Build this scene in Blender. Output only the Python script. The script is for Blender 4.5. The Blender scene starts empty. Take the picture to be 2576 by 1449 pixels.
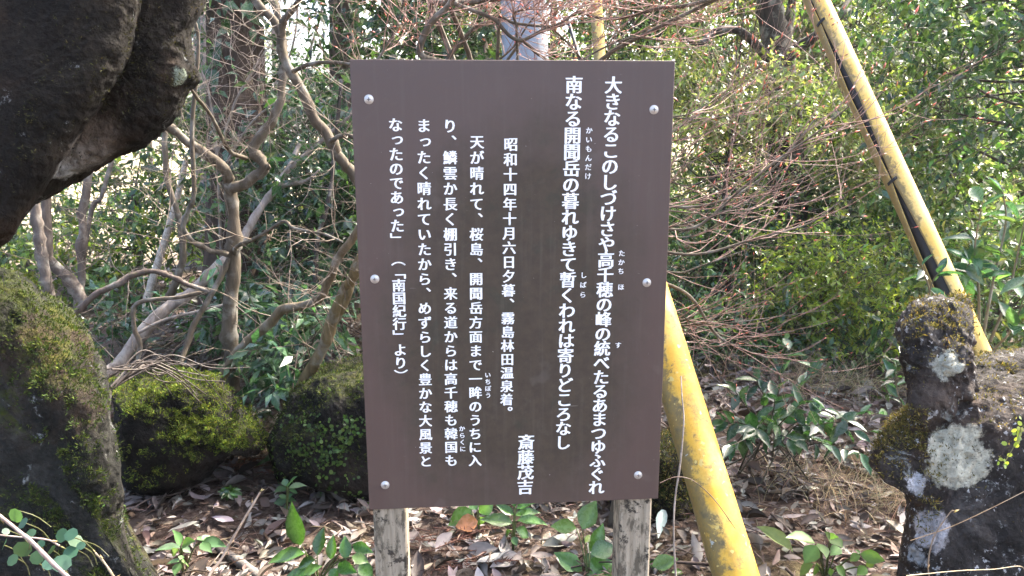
import bpy, math, random
import numpy as np
from mathutils import Vector, Matrix, noise

S = bpy.context.scene
C = S.collection
R = math.radians
# ------------------------------------------------------------------ camera
CAM = Vector((-0.11693, -1.46165, 1.45))
YAW, PITCH, ROLL = 0.07543, 0.20521, -0.00271
FPX = 1932.0                                    # focal length in px of a 2576 px wide frame
_cy, _sy, _cp, _sp = math.cos(YAW), math.sin(YAW), math.cos(PITCH), math.sin(PITCH)
FW = Vector((_sy*_cp, _cy*_cp, -_sp))
_rt = Vector((_cy, -_sy, 0)); _up = _rt.cross(FW)
RT = _rt*math.cos(ROLL) + _up*math.sin(ROLL)
UP = -_rt*math.sin(ROLL) + _up*math.cos(ROLL)
cd = bpy.data.cameras.new('camera'); cam = bpy.data.objects.new('camera', cd); C.objects.link(cam)
cd.sensor_width = 36; cd.lens = 36*FPX/2576; cd.clip_start = 0.05; cd.clip_end = 2000
cam.matrix_world = Matrix(((RT.x, UP.x, -FW.x, CAM.x), (RT.y, UP.y, -FW.y, CAM.y), (RT.z, UP.z, -FW.z, CAM.z), (0, 0, 0, 1)))
S.camera = cam
# ------------------------------------------------------------------ light
SUN_EL, SUN_AZ = R(48), R(54)                   # azimuth from +Y (into the picture) towards +X
w = bpy.data.worlds.new('World'); S.world = w; w.use_nodes = True
nt = w.node_tree; bg = nt.nodes['Background']
sky = nt.nodes.new('ShaderNodeTexSky'); sky.sky_type = 'NISHITA'; sky.sun_disc = False
sky.sun_elevation = SUN_EL; sky.sun_rotation = SUN_AZ; sky.air_density = 0.8; sky.dust_density = 5.0; sky.ozone_density = 0.4
nt.links.new(sky.outputs[0], bg.inputs[0]); bg.inputs[1].default_value = 0.15
sl = bpy.data.lights.new('sun', 'SUN'); sl.energy = 3.0; sl.angle = R(0.5); sl.color = (1, .93, .82)
sun = bpy.data.objects.new('sun', sl); C.objects.link(sun)
sd = Vector((math.sin(SUN_AZ)*math.cos(SUN_EL), math.cos(SUN_AZ)*math.cos(SUN_EL), math.sin(SUN_EL)))
sun.rotation_euler = sd.to_track_quat('Z', 'Y').to_euler(); sun.location = (2, 8, 9)
S.view_settings.view_transform = 'Standard'; S.view_settings.look = 'None'
S.view_settings.exposure = 2.95; S.view_settings.gamma = 1
S.cycles.max_bounces = 8; S.cycles.transparent_max_bounces = 4; S.cycles.use_denoising = True

# ------------------------------------------------------------------ helpers
rng = np.random.default_rng(11)
A = np.array
CAMn, FWn, RTn, UPn = A(CAM), A(FW), A(RT), A(UP)
def P(x, y, d):
    """world point seen at pixel (x, y) of the 2576 px frame, d metres deep"""
    return CAMn + d*(FWn + RTn*((x-1288)/FPX) - UPn*((y-724.5)/FPX))
def pix(p):
    q = np.atleast_2d(p) - CAMn; z = q @ FWn
    return 1288 + FPX*(q @ RTn)/z, 724.5 - FPX*(q @ UPn)/z, z
def gh(x, y):
    x = np.asarray(x, float); y = np.asarray(y, float)
    h = .05*np.sin(.9*x+.4)*np.sin(.8*y+1.1) + .025*np.sin(2.3*x+1.7*y) + .012*np.sin(5.1*x-3.3*y)
    return h + .012*np.clip(y-4, 0, 60) + .10*np.clip(y-2.6, 0, 4.5)*np.clip((x+.2)/1.2, 0, 1)
def on_ground(x, y):
    """where the ray of pixel (x, y) meets the ground"""
    d = 0.5
    for _ in range(4000):
        p = P(x, y, d)
        if p[2] < gh(p[0], p[1]): return p
        d += .01
    return p
def nrm(v):
    v = np.asarray(v, float)
    return v/np.maximum(np.linalg.norm(v, axis=-1, keepdims=True), 1e-9)

class MB:
    def __init__(s): s.v = []; s.f = []; s.c = []; s.n = 0
    def add(s, v, f, c=(1, 1, 1)):
        v = np.asarray(v, float); f = np.asarray(f, int)
        c = np.asarray(c, float)
        if c.ndim == 1: c = np.broadcast_to(c, (len(v), 3))
        s.v.append(v); s.f.append(f + s.n); s.c.append(c); s.n += len(v)
    def verts(s): return np.concatenate(s.v)
OFF = {}
def obj(name, mb, mat, parent=None, smooth=True, loc=None):
    V = mb.verts(); off = np.zeros(3)
    if parent is not None: off = OFF[parent.name]
    elif loc is not None: off = A(loc, float)
    V = V - off
    me = bpy.data.meshes.new(name)
    me.vertices.add(len(V)); me.vertices.foreach_set('co', V.astype(np.float32).ravel())
    loops = np.concatenate([f.ravel() for f in mb.f]); sizes = np.concatenate([np.full(len(f), f.shape[1]) for f in mb.f])
    st = np.concatenate([[0], np.cumsum(sizes)[:-1]])
    me.loops.add(len(loops)); me.loops.foreach_set('vertex_index', loops.astype(np.int32))
    me.polygons.add(len(sizes)); me.polygons.foreach_set('loop_start', st.astype(np.int32))
    me.polygons.foreach_set('loop_total', sizes.astype(np.int32))
    me.polygons.foreach_set('use_smooth', np.full(len(sizes), smooth))
    at = me.color_attributes.new('Col', 'FLOAT_COLOR', 'POINT')
    col = np.concatenate(mb.c); at.data.foreach_set('color', np.c_[col, np.ones(len(col))].astype(np.float32).ravel())
    me.update(calc_edges=True); me.validate()
    o = bpy.data.objects.new(name, me); C.objects.link(o); me.materials.append(mat)
    if parent is not None: o.parent = parent
    else: o.location = off
    OFF[o.name] = off
    return o
def tag(o, label=None, cat=None, group=None, kind=None):
    if label: o['label'] = label
    if cat: o['category'] = cat
    if group: o['group'] = group
    if kind: o['kind'] = kind
    return o
def thing(name, label, cat, loc, group=None):
    o = bpy.data.objects.new(name, None); C.objects.link(o); o.location = [float(x) for x in loc]; o.empty_display_size = .1
    OFF[o.name] = A(loc, float)
    return tag(o, label, cat, group)
def smooth_path(p, n):
    p = np.asarray(p, float)
    if len(p) == 2: return p[0] + (p[1]-p[0])*np.linspace(0, 1, n)[:, None]
    q = np.vstack([2*p[0]-p[1], p, 2*p[-1]-p[-2]])
    t = np.linspace(0, len(p)-1, n); i = np.minimum(t.astype(int), len(p)-2); u = (t-i)[:, None]
    a, b, c, d = q[i], q[i+1], q[i+2], q[i+3]
    return .5*((2*b)+(-a+c)*u+(2*a-5*b+4*c-d)*u**2+(-a+3*b-3*c+d)*u**3)
def tube(mb, pts, rad, sides=6, col=(1, 1, 1), wob=0., cap=True):
    pts = np.asarray(pts, float); n = len(pts); rad = np.broadcast_to(np.asarray(rad, float), (n,))
    tg = nrm(np.gradient(pts, axis=0))
    ref = A((0, 0, 1.)) if abs(tg[0][2]) < .9 else A((1., 0, 0))
    s = nrm(np.cross(tg, ref))
    for i in range(1, n):
        v = s[i-1]-tg[i]*np.dot(s[i-1], tg[i]); l = np.linalg.norm(v)
        if l > 1e-6: s[i] = v/l
    u = np.cross(tg, s); a = np.arange(sides)*2*math.pi/sides
    rr = rad[:, None]*(1+wob*rng.normal(size=(n, sides)))
    v = pts[:, None]+rr[..., None]*(np.cos(a)[None, :, None]*s[:, None]+np.sin(a)[None, :, None]*u[:, None])
    i = np.arange(n-1)[:, None]*sides; j = np.arange(sides)[None]; k = (j+1) % sides
    f = np.stack([i+j, i+k, i+sides+k, i+sides+j], -1).reshape(-1, 4)
    mb.add(v.reshape(-1, 3), f, col)
    if cap and sides >= 5:
        for e, ring in ((0, v[0][::-1]), (1, v[-1])):
            mb.add(np.vstack([ring, ring.mean(0)]), [(q, (q+1) % sides, sides) for q in range(sides)], col)
def box(mb, c, sx, sy, sz, bev=0., col=(1, 1, 1)):
    """chamfered box"""
    c = A(c, float); h = A((sx, sy, sz))/2; V = []; idx = {}
    for sg in [(a, b, d) for a in (-1, 1) for b in (-1, 1) for d in (-1, 1)]:
        for ax in range(3):
            q = A(sg)*(h-bev); q[ax] = sg[ax]*h[ax]; idx[sg, ax] = len(V); V.append(c+q)
    F4, F3 = [], []
    for ax in range(3):
        o1, o2 = [k for k in range(3) if k != ax]
        for sg in (-1, 1):
            q = []
            for a, b in ((-1, -1), (1, -1), (1, 1), (-1, 1)):
                t = [0]*3; t[ax] = sg; t[o1] = a; t[o2] = b; q.append(idx[tuple(t), ax])
            F4.append(q)
            t0 = [0]*3
        for a in (-1, 1):
            for b in (-1, 1):
                t = [0]*3; t[o1] = a; t[o2] = b; p = t.copy(); p[ax] = -1; m = t.copy(); m[ax] = 1
                F4.append([idx[tuple(p), o1], idx[tuple(m), o1], idx[tuple(m), o2], idx[tuple(p), o2]])
    for sg in [(a, b, d) for a in (-1, 1) for b in (-1, 1) for d in (-1, 1)]: F3.append([idx[sg, k] for k in range(3)])
    n0 = mb.n; mb.add(V, F4, col); mb.f.append(A(F3)+n0)
T_MID = (A([(0, 0, 0), (.42, .5, .05), (.42, 0, 0), (.42, -.5, .05), (1, 0, -.10)]), A([(0, 2, 1), (0, 3, 2), (1, 2, 4), (2, 3, 4)]))
_hv = [(0, 0, 0)]
for t_, w_ in ((.16, .30), (.38, .5), (.62, .43), (.84, .2)):
    _hv += [(t_, w_, .055), (t_, 0, 0), (t_, -w_, .055)]
_hv.append((1, 0, 0)); _hf = [(0, 2, 1), (0, 3, 2)]
for k_ in range(3):
    b_ = 1+3*k_
    _hf += [(b_, b_+1, b_+4), (b_, b_+4, b_+3), (b_+1, b_+2, b_+5), (b_+1, b_+5, b_+4)]
_hf += [(10, 11, 13), (11, 12, 13)]
T_HI = (A(_hv), A(_hf))
_rv = [(.5, 0, 0)]+[(.5-.5*math.cos(a), .5*math.sin(a), .03*math.cos(3*a)) for a in np.arange(8)*math.pi/4]
T_RND = (A(_rv), A([(0, 1+k, 1+(k+1) % 8) for k in range(8)]))
def leaves(mb, pos, dr, up, L, W, col, T=T_MID, droop=.12, curl=0., rib=0.):
    pos = np.asarray(pos, float); N = len(pos)
    L = np.broadcast_to(L, (N,)); W = np.broadcast_to(W, (N,)); droop = np.broadcast_to(droop, (N,)); curl = np.broadcast_to(curl, (N,))
    x = nrm(dr); s = nrm(np.cross(up, x)); n = np.cross(x, s)
    t, f = T
    h = (t[:, 2][None]+curl[:, None]*np.abs(t[:, 1])[None])*L[:, None] - (droop*L)[:, None]*(t[:, 0]**2)[None]
    v = pos[:, None]+x[:, None]*(L[:, None]*t[:, 0])[..., None]+s[:, None]*(W[:, None]*t[:, 1])[..., None]+n[:, None]*h[..., None]
    k = len(t); F = (f[None]+np.arange(N)[:, None, None]*k).reshape(-1, 3)
    col = np.broadcast_to(col, (N, 3)); cc = np.repeat(col[:, None], k, 1)
    if rib: cc = cc*(1+rib*(np.abs(t[:, 1]) < .01))[None, :, None]
    mb.add(v.reshape(-1, 3), F, cc.reshape(-1, 3))
def pick(pal, n, jit=.18, wts=None):
    pal = A(pal, float); c = pal[rng.choice(len(pal), n, p=wts)]
    return np.clip(c*(1+jit*rng.normal(size=(n, 1)))*(1+.07*rng.normal(size=(n, 3))), .004, .9)
def shoots(mb, n, cen, rad, pal, leaf=.07, per=9, clumps=None, sl=.22, T=T_MID, aspect=.38, wts=None, shell=.5, sig=.16, twig=None, lo=None, hi=None):
    """n leafy shoots gathered in clumps inside an ellipsoid"""
    cen = A(cen, float); rad = A(rad, float); clumps = clumps or max(3, n//14)
    q = nrm(rng.normal(size=(clumps, 3)))*(rng.uniform(shell**3, 1, (clumps, 1))**(1/3))
    tint = rng.uniform(.72, 1.3, clumps)
    pick_ = rng.integers(0, clumps, n)
    p0 = cen+q[pick_]*rad+rng.normal(size=(n, 3))*sig*A((1, 1, .75))
    d = nrm(q[pick_]*A((1, 1, .5))+rng.normal(size=(n, 3))*.6+A((0, 0, .15)))
    t = (np.arange(per)+.5)/per
    pos = p0[:, None]+d[:, None]*(sl*t)[None, :, None]
    ld = nrm(d[:, None]*.55+rng.normal(size=(n, per, 3))*.75+A((0, 0, -.18)))
    up = nrm(rng.normal(size=(n, per, 3))*.55+A((0, 0, 1)))
    N = n*per
    L = leaf*rng.uniform(.6, 1.2, N); W = L*aspect*rng.uniform(.85, 1.15, N)
    col = pick(pal, N, .2, wts)*np.repeat(tint[pick_], per)[:, None]
    leaves(mb, pos.reshape(-1, 3), ld.reshape(-1, 3), up.reshape(-1, 3), L, W, col, T, droop=rng.uniform(0, .3, N))
    if twig is not None:
        for k in range(0, n, 3):
            b = p0[k]-d[k]*sl*.8+rng.normal(size=3)*.03
            tube(twig, [b, p0[k]+rng.normal(size=3)*sl*.08, p0[k]+d[k]*sl], [leaf*.04, leaf*.03, leaf*.012], 4, (.085, .065, .05))
    return cen+q*rad
def sprig(mb, p, d, L, r, lev, tips, up=.12, spread=.75, kids=(2, 4), col=(.2, .15, .12), seg=5, wig=.2, flat=1.):
    pts = [A(p, float)]; d = nrm(d); st = L/seg; ds = []
    for i in range(seg):
        d = nrm(d+rng.normal(size=3)*wig*A((1, 1, flat))+A((0, 0, up))); ds.append(d); pts.append(pts[-1]+d*st)
    rad = np.linspace(r, r*(.55 if lev else .4), seg+1)
    tube(mb, pts, rad, 5 if r > .004 else 4, col, cap=False)
    tips.append((pts[-1], d))
    if lev > 0:
        for _ in range(rng.integers(kids[0], kids[1]+1)):
            k = rng.integers(1, seg+1); q = nrm(ds[k-1]+rng.normal(size=3)*spread*A((1, 1, flat)))
            sprig(mb, pts[k], q, L*rng.uniform(.45, .8), rad[k]*.68, lev-1, tips, up, spread, kids, col, max(3, seg-1), wig, flat)
def buds(mb, tips, size, col, jit=.25):
    if not tips: return
    p = A([t[0] for t in tips]); d = nrm(A([t[1] for t in tips])); n = len(p)
    L = size*rng.uniform(.6, 1.3, n); s = nrm(np.cross(d, rng.normal(size=(n, 3)))); u = np.cross(d, s)
    ring = [p+d*(L*.35)[:, None]+(s*math.cos(a)+u*math.sin(a))*(L*.13)[:, None] for a in (0, 2.1, 4.2)]
    v = np.stack([p]+ring+[p+d*L[:, None]], 1)
    f = A([(0, 2, 1), (0, 3, 2), (0, 1, 3), (1, 2, 4), (2, 3, 4), (3, 1, 4)])
    F = (f[None]+np.arange(n)[:, None, None]*5).reshape(-1, 3)
    mb.add(v.reshape(-1, 3), F, np.repeat(pick([col], n, jit), 5, 0))
def branch(mb, pl, d0, d1, w0, w1, sides=9, col=(.2, .15, .12), n=None, wob=.03):
    """limb traced in pixels, from d0 to d1 metres deep, w0 to w1 px wide; returns its points and radii"""
    pl = A(pl, float); d = np.linspace(d0, d1, len(pl))
    pts = smooth_path(A([P(x, y, k) for (x, y), k in zip(pl, d)]), n or 5*len(pl))
    dd = np.linspace(d0, d1, len(pts)); rad = np.linspace(w0, w1, len(pts))/2*dd/FPX
    if sides > 6:
        k = len(pts); z = rng.normal(size=(k, 4)); z = (z+np.roll(z, 1, 0)+np.roll(z, -1, 0))/2.2; z[0] = 0
        rad = rad*(1+.09*z[:, 3]+.28*(rng.uniform(size=k) < .05)); pts = pts+z[:, :3]*(rad*.16)[:, None]
    tube(mb, pts, rad, sides, col, wob)
    return pts, rad

# ------------------------------------------------------------------ materials
class NT:
    def __init__(s, name):
        s.m = bpy.data.materials.new(name); s.m.use_nodes = True; s.t = s.m.node_tree
        s.b = s.t.nodes['Principled BSDF']; s.o = s.t.nodes['Material Output']
    def n(s, typ, ins=None, **kw):
        x = s.t.nodes.new('ShaderNode'+typ)
        for k, v in kw.items(): setattr(x, k, v)
        for k, v in (ins or {}).items(): s.put(x.inputs[k], v)
        return x
    def put(s, sock, v):
        if isinstance(v, bpy.types.NodeSocket): s.t.links.new(v, sock)
        elif hasattr(v, 'outputs'): s.t.links.new(v.outputs[0], sock)
        else:
            if hasattr(sock.default_value, '__len__') and len(sock.default_value) == 4 and len(v) == 3: v = (*v, 1)
            sock.default_value = v
    def co(s): return s.n('TexCoord').outputs['Object']
    def noise(s, vec, scale, detail=6, rough=.6, dist=0.): return s.n('TexNoise', {'Vector': vec, 'Scale': scale, 'Detail': detail, 'Roughness': rough, 'Distortion': dist}).outputs['Fac']
    def ramp(s, fac, stops):
        r = s.n('ValToRGB', {'Fac': fac}); e = r.color_ramp.elements
        while len(e) < len(stops): e.new(.5)
        for k, (p, c) in enumerate(stops): e[k].position = p; e[k].color = (*c, 1) if len(c) == 3 else c
        return r.outputs[0]
    def step(s, fac, a, b): return s.n('MapRange', {'Value': fac, 'From Min': a, 'From Max': b}, clamp=True).outputs[0]
    def mix(s, f, a, b, mode='MIX'):
        x = s.n('Mix', data_type='RGBA', blend_type=mode); s.put(x.inputs[0], f); s.put(x.inputs[6], a); s.put(x.inputs[7], b); return x.outputs[2]
    def math(s, op, a, b=0.): return s.n('Math', {0: a, 1: b}, operation=op).outputs[0]
    def bump(s, h, strength=.5, dist=.01, nrm=None):
        i = {'Height': h, 'Strength': strength, 'Distance': dist}
        if nrm is not None: i['Normal'] = nrm
        return s.n('Bump', i).outputs[0]
    def attr(s): return s.n('Attribute', attribute_name='Col').outputs['Color']
    def fin(s, **kw):
        for k, v in kw.items(): s.put(s.b.inputs[{'color': 'Base Color', 'rough': 'Roughness', 'normal': 'Normal', 'metal': 'Metallic', 'spec': 'Specular IOR Level'}[k]], v)
        return s.m
def mat_leaf(name, rough=.26, trans=.33, tint=(1.9, 1.9, .9), spec=.65):
    m = NT(name); a = m.attr(); co = m.co()
    nz = m.noise(co, 60, 3); c = m.mix(m.step(nz, .3, .7), m.mix(1, a, (.75, .8, .75), 'MULTIPLY'), a)
    m.fin(color=c, rough=m.n('MapRange', {'Value': nz, 'From Min': .3, 'From Max': .7, 'To Min': rough-.06, 'To Max': rough+.1}).outputs[0], spec=spec)
    if trans:
        tr = m.n('BsdfTranslucent', {'Color': m.mix(1, c, tint, 'MULTIPLY')})
        mx = m.n('MixShader', {0: trans}); m.put(mx.inputs[1], m.b); m.put(mx.inputs[2], tr); m.put(m.o.inputs[0], mx)
    return m.m
def mat_bark(name, scale=30, stretch=.25, spots=(.34, .33, .29), amt=.45, bump=.5, rough=.85):
    m = NT(name); a = m.attr(); co = m.co()
    mp = m.n('Mapping', {'Vector': co, 'Scale': (1, 1, stretch)})
    n1 = m.noise(mp, scale, 8, .65); n2 = m.noise(co, scale*.35, 5, .6); n3 = m.noise(co, scale*1.6, 4, .6)
    c = m.mix(m.step(n1, .35, .68), m.mix(1, a, (.45, .43, .4), 'MULTIPLY'), a)
    c = m.mix(m.math('MULTIPLY', m.step(n2, .52, .66), amt), c, spots)
    c = m.mix(m.math('MULTIPLY', m.step(n3, .62, .7), .5), c, (.09, .10, .04))
    return m.fin(color=c, rough=rough, normal=m.bump(n1, bump, .012), spec=.25)
M = {}
M['leaf'] = mat_leaf('glossy_leaf')
M['leaf_soft'] = mat_leaf('soft_leaf', .5, .38)
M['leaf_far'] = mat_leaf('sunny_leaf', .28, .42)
M['dead_leaf'] = mat_leaf('dead_leaf', .6, .12, (1.3, 1.1, .9), .35)
M['moss'] = mat_leaf('moss_tuft', .8, .25, (1.5, 1.5, .8), .2)
M['bark'] = mat_bark('smooth_bark')
M['twig'] = mat_bark('twig_bark', 60, 1, amt=.25, bump=.2, rough=.6)
M['cedar_dark'] = mat_bark('dark_cedar_bark', 26, .06, (.095, .065, .048), .3, 1., .9)
M['cedar'] = mat_bark('cedar_bark', 26, .06, (.30, .25, .20), .3, 1., .9)
m = NT('bud'); M['bud'] = m.fin(color=m.attr(), rough=.5)
def mat_rock(name, c0, c1, c2, moss_lo, moss_hi, mossA=(.055, .06, .012), mossB=(.02, .026, .008), lich=0., patches=(), brown=.3, bump=.9):
    m = NT(name); co = m.co(); g = m.n('NewGeometry')
    n1 = m.noise(co, 7, 10, .68); n2 = m.noise(co, 34, 8, .7); n3 = m.noise(co, 2.6, 5, .6); n4 = m.noise(co, 120, 4, .65)
    vo = m.n('TexVoronoi', {'Vector': co, 'Scale': 55}).outputs['Distance']
    c = m.ramp(n1, [(.3, c0), (.52, c1), (.74, c2)])
    c = m.mix(m.math('MULTIPLY', m.step(n3, .5, .64), brown), c, (.085, .05, .03))
    c = m.mix(m.math('MULTIPLY', m.step(n4, .35, .6), .5), c, m.mix(1, c, (.4, .4, .4), 'MULTIPLY'))
    if lich:
        l1 = m.noise(co, 16, 8, .75, .6); c = m.mix(m.math('MULTIPLY', m.step(l1, .62-.03*lich, .68-.02*lich), .75), c, (.30, .31, .29))
    if lich > .8: c = m.mix(m.math('MULTIPLY', m.step(m.noise(co, 75, 5, .6), .60, .64), m.step(m.noise(co, 9, 4, .6), .48, .58)), c, (.44, .44, .44))
    nz = m.n('SeparateXYZ', {0: g.outputs['Normal']}).outputs['Z']
    mm = m.math('ADD', m.math('MULTIPLY', nz, .75), m.math('MULTIPLY', m.math('SUBTRACT', n1, .5), 2.2))
    mm = m.math('ADD', mm, m.math('MULTIPLY', m.math('SUBTRACT', n2, .5), 1.2))
    mf = m.step(mm, moss_lo, moss_hi)
    mc = m.mix(m.step(n2, .36, .62), mossB, mossA); mc = m.mix(m.math('MULTIPLY', m.step(n3, .52, .62), .5), mc, (.10, .085, .015))
    c = m.mix(mf, c, mc)
    wv = m.n('VectorMath', {0: co, 1: m.n('VectorMath', {0: m.n('VectorMath', {0: m.n('TexNoise', {'Vector': co, 'Scale': 26, 'Detail': 6, 'Roughness': .7}).outputs['Color'], 1: (.5, .5, .5)}, operation='SUBTRACT').outputs[0], 'Scale': .075}, operation='SCALE').outputs[0]}, operation='ADD').outputs[0]
    wv2 = m.n('VectorMath', {0: wv, 1: m.n('VectorMath', {0: m.n('VectorMath', {0: m.n('TexNoise', {'Vector': co, 'Scale': 110, 'Detail': 4, 'Roughness': .7}).outputs['Color'], 1: (.5, .5, .5)}, operation='SUBTRACT').outputs[0], 'Scale': .022}, operation='SCALE').outputs[0]}, operation='ADD').outputs[0]
    for (p, r, pc, hard) in patches:
        d = m.n('VectorMath', {0: wv2, 1: tuple(float(x) for x in p)}, operation='DISTANCE').outputs['Value']
        k = m.step(d, r, r*hard); k = m.math('MULTIPLY', k, m.step(n4, .3, .42))
        c = m.mix(k, c, m.mix(m.step(n2, .38, .6), tuple(x*.55 for x in pc), pc))
    h = m.math('ADD', m.math('MULTIPLY', n2, .6), m.math('ADD', m.math('MULTIPLY', n4, .55), m.math('MULTIPLY', vo, .5)))
    return m.fin(color=c, rough=.93, normal=m.bump(h, bump, .02), spec=.15)
def mat_ground():
    m = NT('forest_soil'); co = m.co()
    n1 = m.noise(co, 1.1, 8, .65); n2 = m.noise(co, 40, 8, .7); n3 = m.noise(co, 9, 6, .6)
    c = m.ramp(n2, [(.32, (.035, .02, .014)), (.5, (.085, .060, .047)), (.7, (.17, .13, .105))])
    c = m.mix(m.step(n1, .5, .6), c, m.mix(1, c, (.8, .9, .55), 'MULTIPLY'))
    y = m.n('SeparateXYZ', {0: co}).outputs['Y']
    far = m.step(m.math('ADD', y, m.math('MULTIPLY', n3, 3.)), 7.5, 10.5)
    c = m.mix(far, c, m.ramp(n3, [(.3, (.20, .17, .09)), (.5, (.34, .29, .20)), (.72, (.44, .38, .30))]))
    return m.fin(color=c, rough=.95, normal=m.bump(n2, .8, .03), spec=.15)
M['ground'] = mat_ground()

# ------------------------------------------------------------------ ground
mb = MB()
gx = np.concatenate([-np.geomspace(400, 7, 26), np.linspace(-6.7, 6.7, 150), np.geomspace(7, 400, 26)])
gy = np.concatenate([-np.geomspace(60, 2.2, 12), np.linspace(-2, 9, 130), np.geomspace(9.2, 700, 40)])
X, Y = np.meshgrid(gx, gy); Z = gh(X, Y)+.012*np.sin(17*X+3*np.sin(9*Y))*np.sin(15*Y+X)
i = np.arange(len(gy)-1)[:, None]*len(gx)+np.arange(len(gx)-1)[None]
mb.add(np.stack([X, Y, Z], -1).reshape(-1, 3), np.stack([i, i+1, i+len(gx)+1, i+len(gx)], -1).reshape(-1, 4))
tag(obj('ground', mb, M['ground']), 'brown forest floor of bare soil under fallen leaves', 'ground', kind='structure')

# ------------------------------------------------------------------ rocks
def lump(mb, outline, depth, thick, amp=.03, fr=3.5, e=.72, N=150, K=64, seed=0, off=0., fine=.007):
    o = A([P(x, y, depth) for x, y in outline+outline[:1]]); o = smooth_path(o, N+1)[:-1]
    c = o.mean(0)+FWn*off; n = CAMn-c; n[2] *= .3; n = nrm(n)
    th = np.linspace(-math.pi/2, math.pi/2, K); V = []
    for t in th[1:-1]:
        s = abs(math.cos(t))**e; z = math.copysign(abs(math.sin(t))**e, math.sin(t))*thick
        V.append(c+(o-c)*s+n*z)
    V = A(V); M_ = len(V)
    V = np.vstack([V.reshape(-1, 3), [c-n*thick, c+n*thick]])
    dr = nrm(V-c); sv = Vector((seed*7.3, seed*3.1, seed*1.7)); dis = np.empty(len(V))
    for q in range(len(V)):
        p = Vector(V[q])
        a = noise.fractal(p*fr+sv, .9, 2.1, 5)*amp
        r = noise.ridged_multi_fractal(p*fr*2.3+sv, .9, 2.2, 4, 1., 2.)*amp*.22
        dis[q] = a-r+noise.fractal(p*38+sv, .8, 2., 3)*fine
    V = V+dr*dis[:, None]
    i = np.arange(M_-1)[:, None]*N; j = np.arange(N)[None]; k = (j+1) % N
    F = np.stack([i+j, i+k, i+N+k, i+N+j], -1).reshape(-1, 4)
    n0 = mb.n; mb.add(V, F)
    cap = [(M_*N, (q+1) % N, q) for q in range(N)]+[(M_*N+1, (M_-1)*N+q, (M_-1)*N+(q+1) % N) for q in range(N)]
    mb.f.append(A(cap)+n0)
    # a sampling record: points and normals
    G = V[:M_*N].reshape(M_, N, 3); du = np.roll(G, -1, 1)-np.roll(G, 1, 1); dv = np.gradient(G, axis=0)
    nn = nrm(np.cross(du, dv)); nn *= np.sign((nn*(G-c)).sum(-1, keepdims=True))
    return G.reshape(-1, 3), nn.reshape(-1, 3)
def rock(name, label, cat, lumps, mat, base):
    t = thing(name, label, cat, base); mb = MB(); Ps, Ns = [], []
    for kw in lumps:
        p, n = lump(mb, **kw); Ps.append(p); Ns.append(n)
    p, n = np.concatenate(Ps), np.concatenate(Ns); px, py, pd = pix(p)
    def surf(x, y):                                  # point of the rock's face at a picture position, in its own coordinates
        k = np.flatnonzero((np.hypot(px-x, py-y) < 14) & (((CAMn-p)*n).sum(1) > 0))
        return p[k[np.argmin(pd[k])]]-OFF[t.name] if len(k) else A((0, 0, 99.))
    o = obj('stone', mb, mat(surf) if callable(mat) else mat, t)
    return t, np.concatenate(Ps), np.concatenate(Ns)
def sample(p, n, k, mask=None, facing=True):
    ok = np.ones(len(p), bool)
    if facing: ok &= ((CAMn-p)*n).sum(1) > -.1
    if mask is not None: ok &= mask
    i = rng.choice(np.flatnonzero(ok), k); return p[i]+rng.normal(size=(k, 3))*.004, n[i]
def moss_tufts(parent, p, n, k, thr, pal, size=.008, fr=5.):
    nv = A([noise.fractal(Vector(q)*fr, .8, 2, 3) for q in p])
    mask = (n[:, 2]+nv*.55) > thr
    q, m_ = sample(p, n, k, mask)
    mb = MB(); d = nrm(m_+rng.normal(size=(k, 3))*.7+A((0, 0, .3)))
    hv = A([noise.fractal(Vector(v)*26, .9, 2, 3) for v in q]); q = q+m_*np.clip(hv*.012, -.002, .012)[:, None]
    L = size*rng.uniform(.5, 1.5, k)*np.clip(.9+hv*.5, .5, 1.4)
    leaves(mb, q-d*.002, d, nrm(rng.normal(size=(k, 3))), L, L*.3, pick(pal, k, .3)*np.clip(.9+hv*.35, .6, 1.3)[:, None], T_MID)
    o = obj('moss', mb, M['moss'], parent); o['kind'] = 'stuff'; return o
MOSS = [(.052, .075, .014), (.032, .052, .011), (.078, .092, .018), (.022, .034, .009)]
GOLD = [(.15, .115, .03), (.09, .075, .022), (.21, .165, .06), (.055, .05, .018)]

# overhanging monument stone, upper left
bs = P(-400, 900, 2.3); bs[2] = gh(bs[0], bs[1])
mrk = lambda P_: mat_rock('dark_mossy_stone', (.006, .005, .004), (.015, .012, .009), (.042, .033, .024), .55, 1.15, (.032, .031, .009), (.013, .013, .005), brown=.5, lich=.25, bump=1.,
    patches=[(P_(205, 395), 0.085, (.20, .18, .155), .6), (P_(255, 345), .07, (.11, .085, .065), .4), (P_(455, 205), .022, (.22, .26, .20), .7), (P_(165, 440), .04, (.36, .37, .36), .6)])
t, p, n = rock('overhanging_boulder', 'huge dark boulder overhanging the upper left of the clearing', 'boulder', [
    dict(outline=[(-600, -500), (0, -420), (300, -300), (338, -60), (335, 60), (312, 175), (250, 262), (200, 335), (155, 395), (108, 470), (58, 540), (8, 598), (-200, 690), (-600, 700)], depth=1.9, thick=.3, amp=.018, e=.5, N=220, K=70, seed=1),
    dict(outline=[(-300, -400), (300, -450), (520, -260), (525, -90), (512, 20), (486, 75), (480, 140), (492, 200), (468, 235), (450, 290), (405, 345), (352, 385), (290, 408), (225, 440), (172, 468), (125, 492), (40, 520), (-200, 500)], depth=1.98, thick=.22, amp=.022, e=.62, N=220, K=70, seed=2)],
    mrk, bs)
moss_tufts(t, p, n, 5000, -.1, [(.035, .035, .01), (.02, .02, .007), (.055, .05, .015)], .006)

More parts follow.
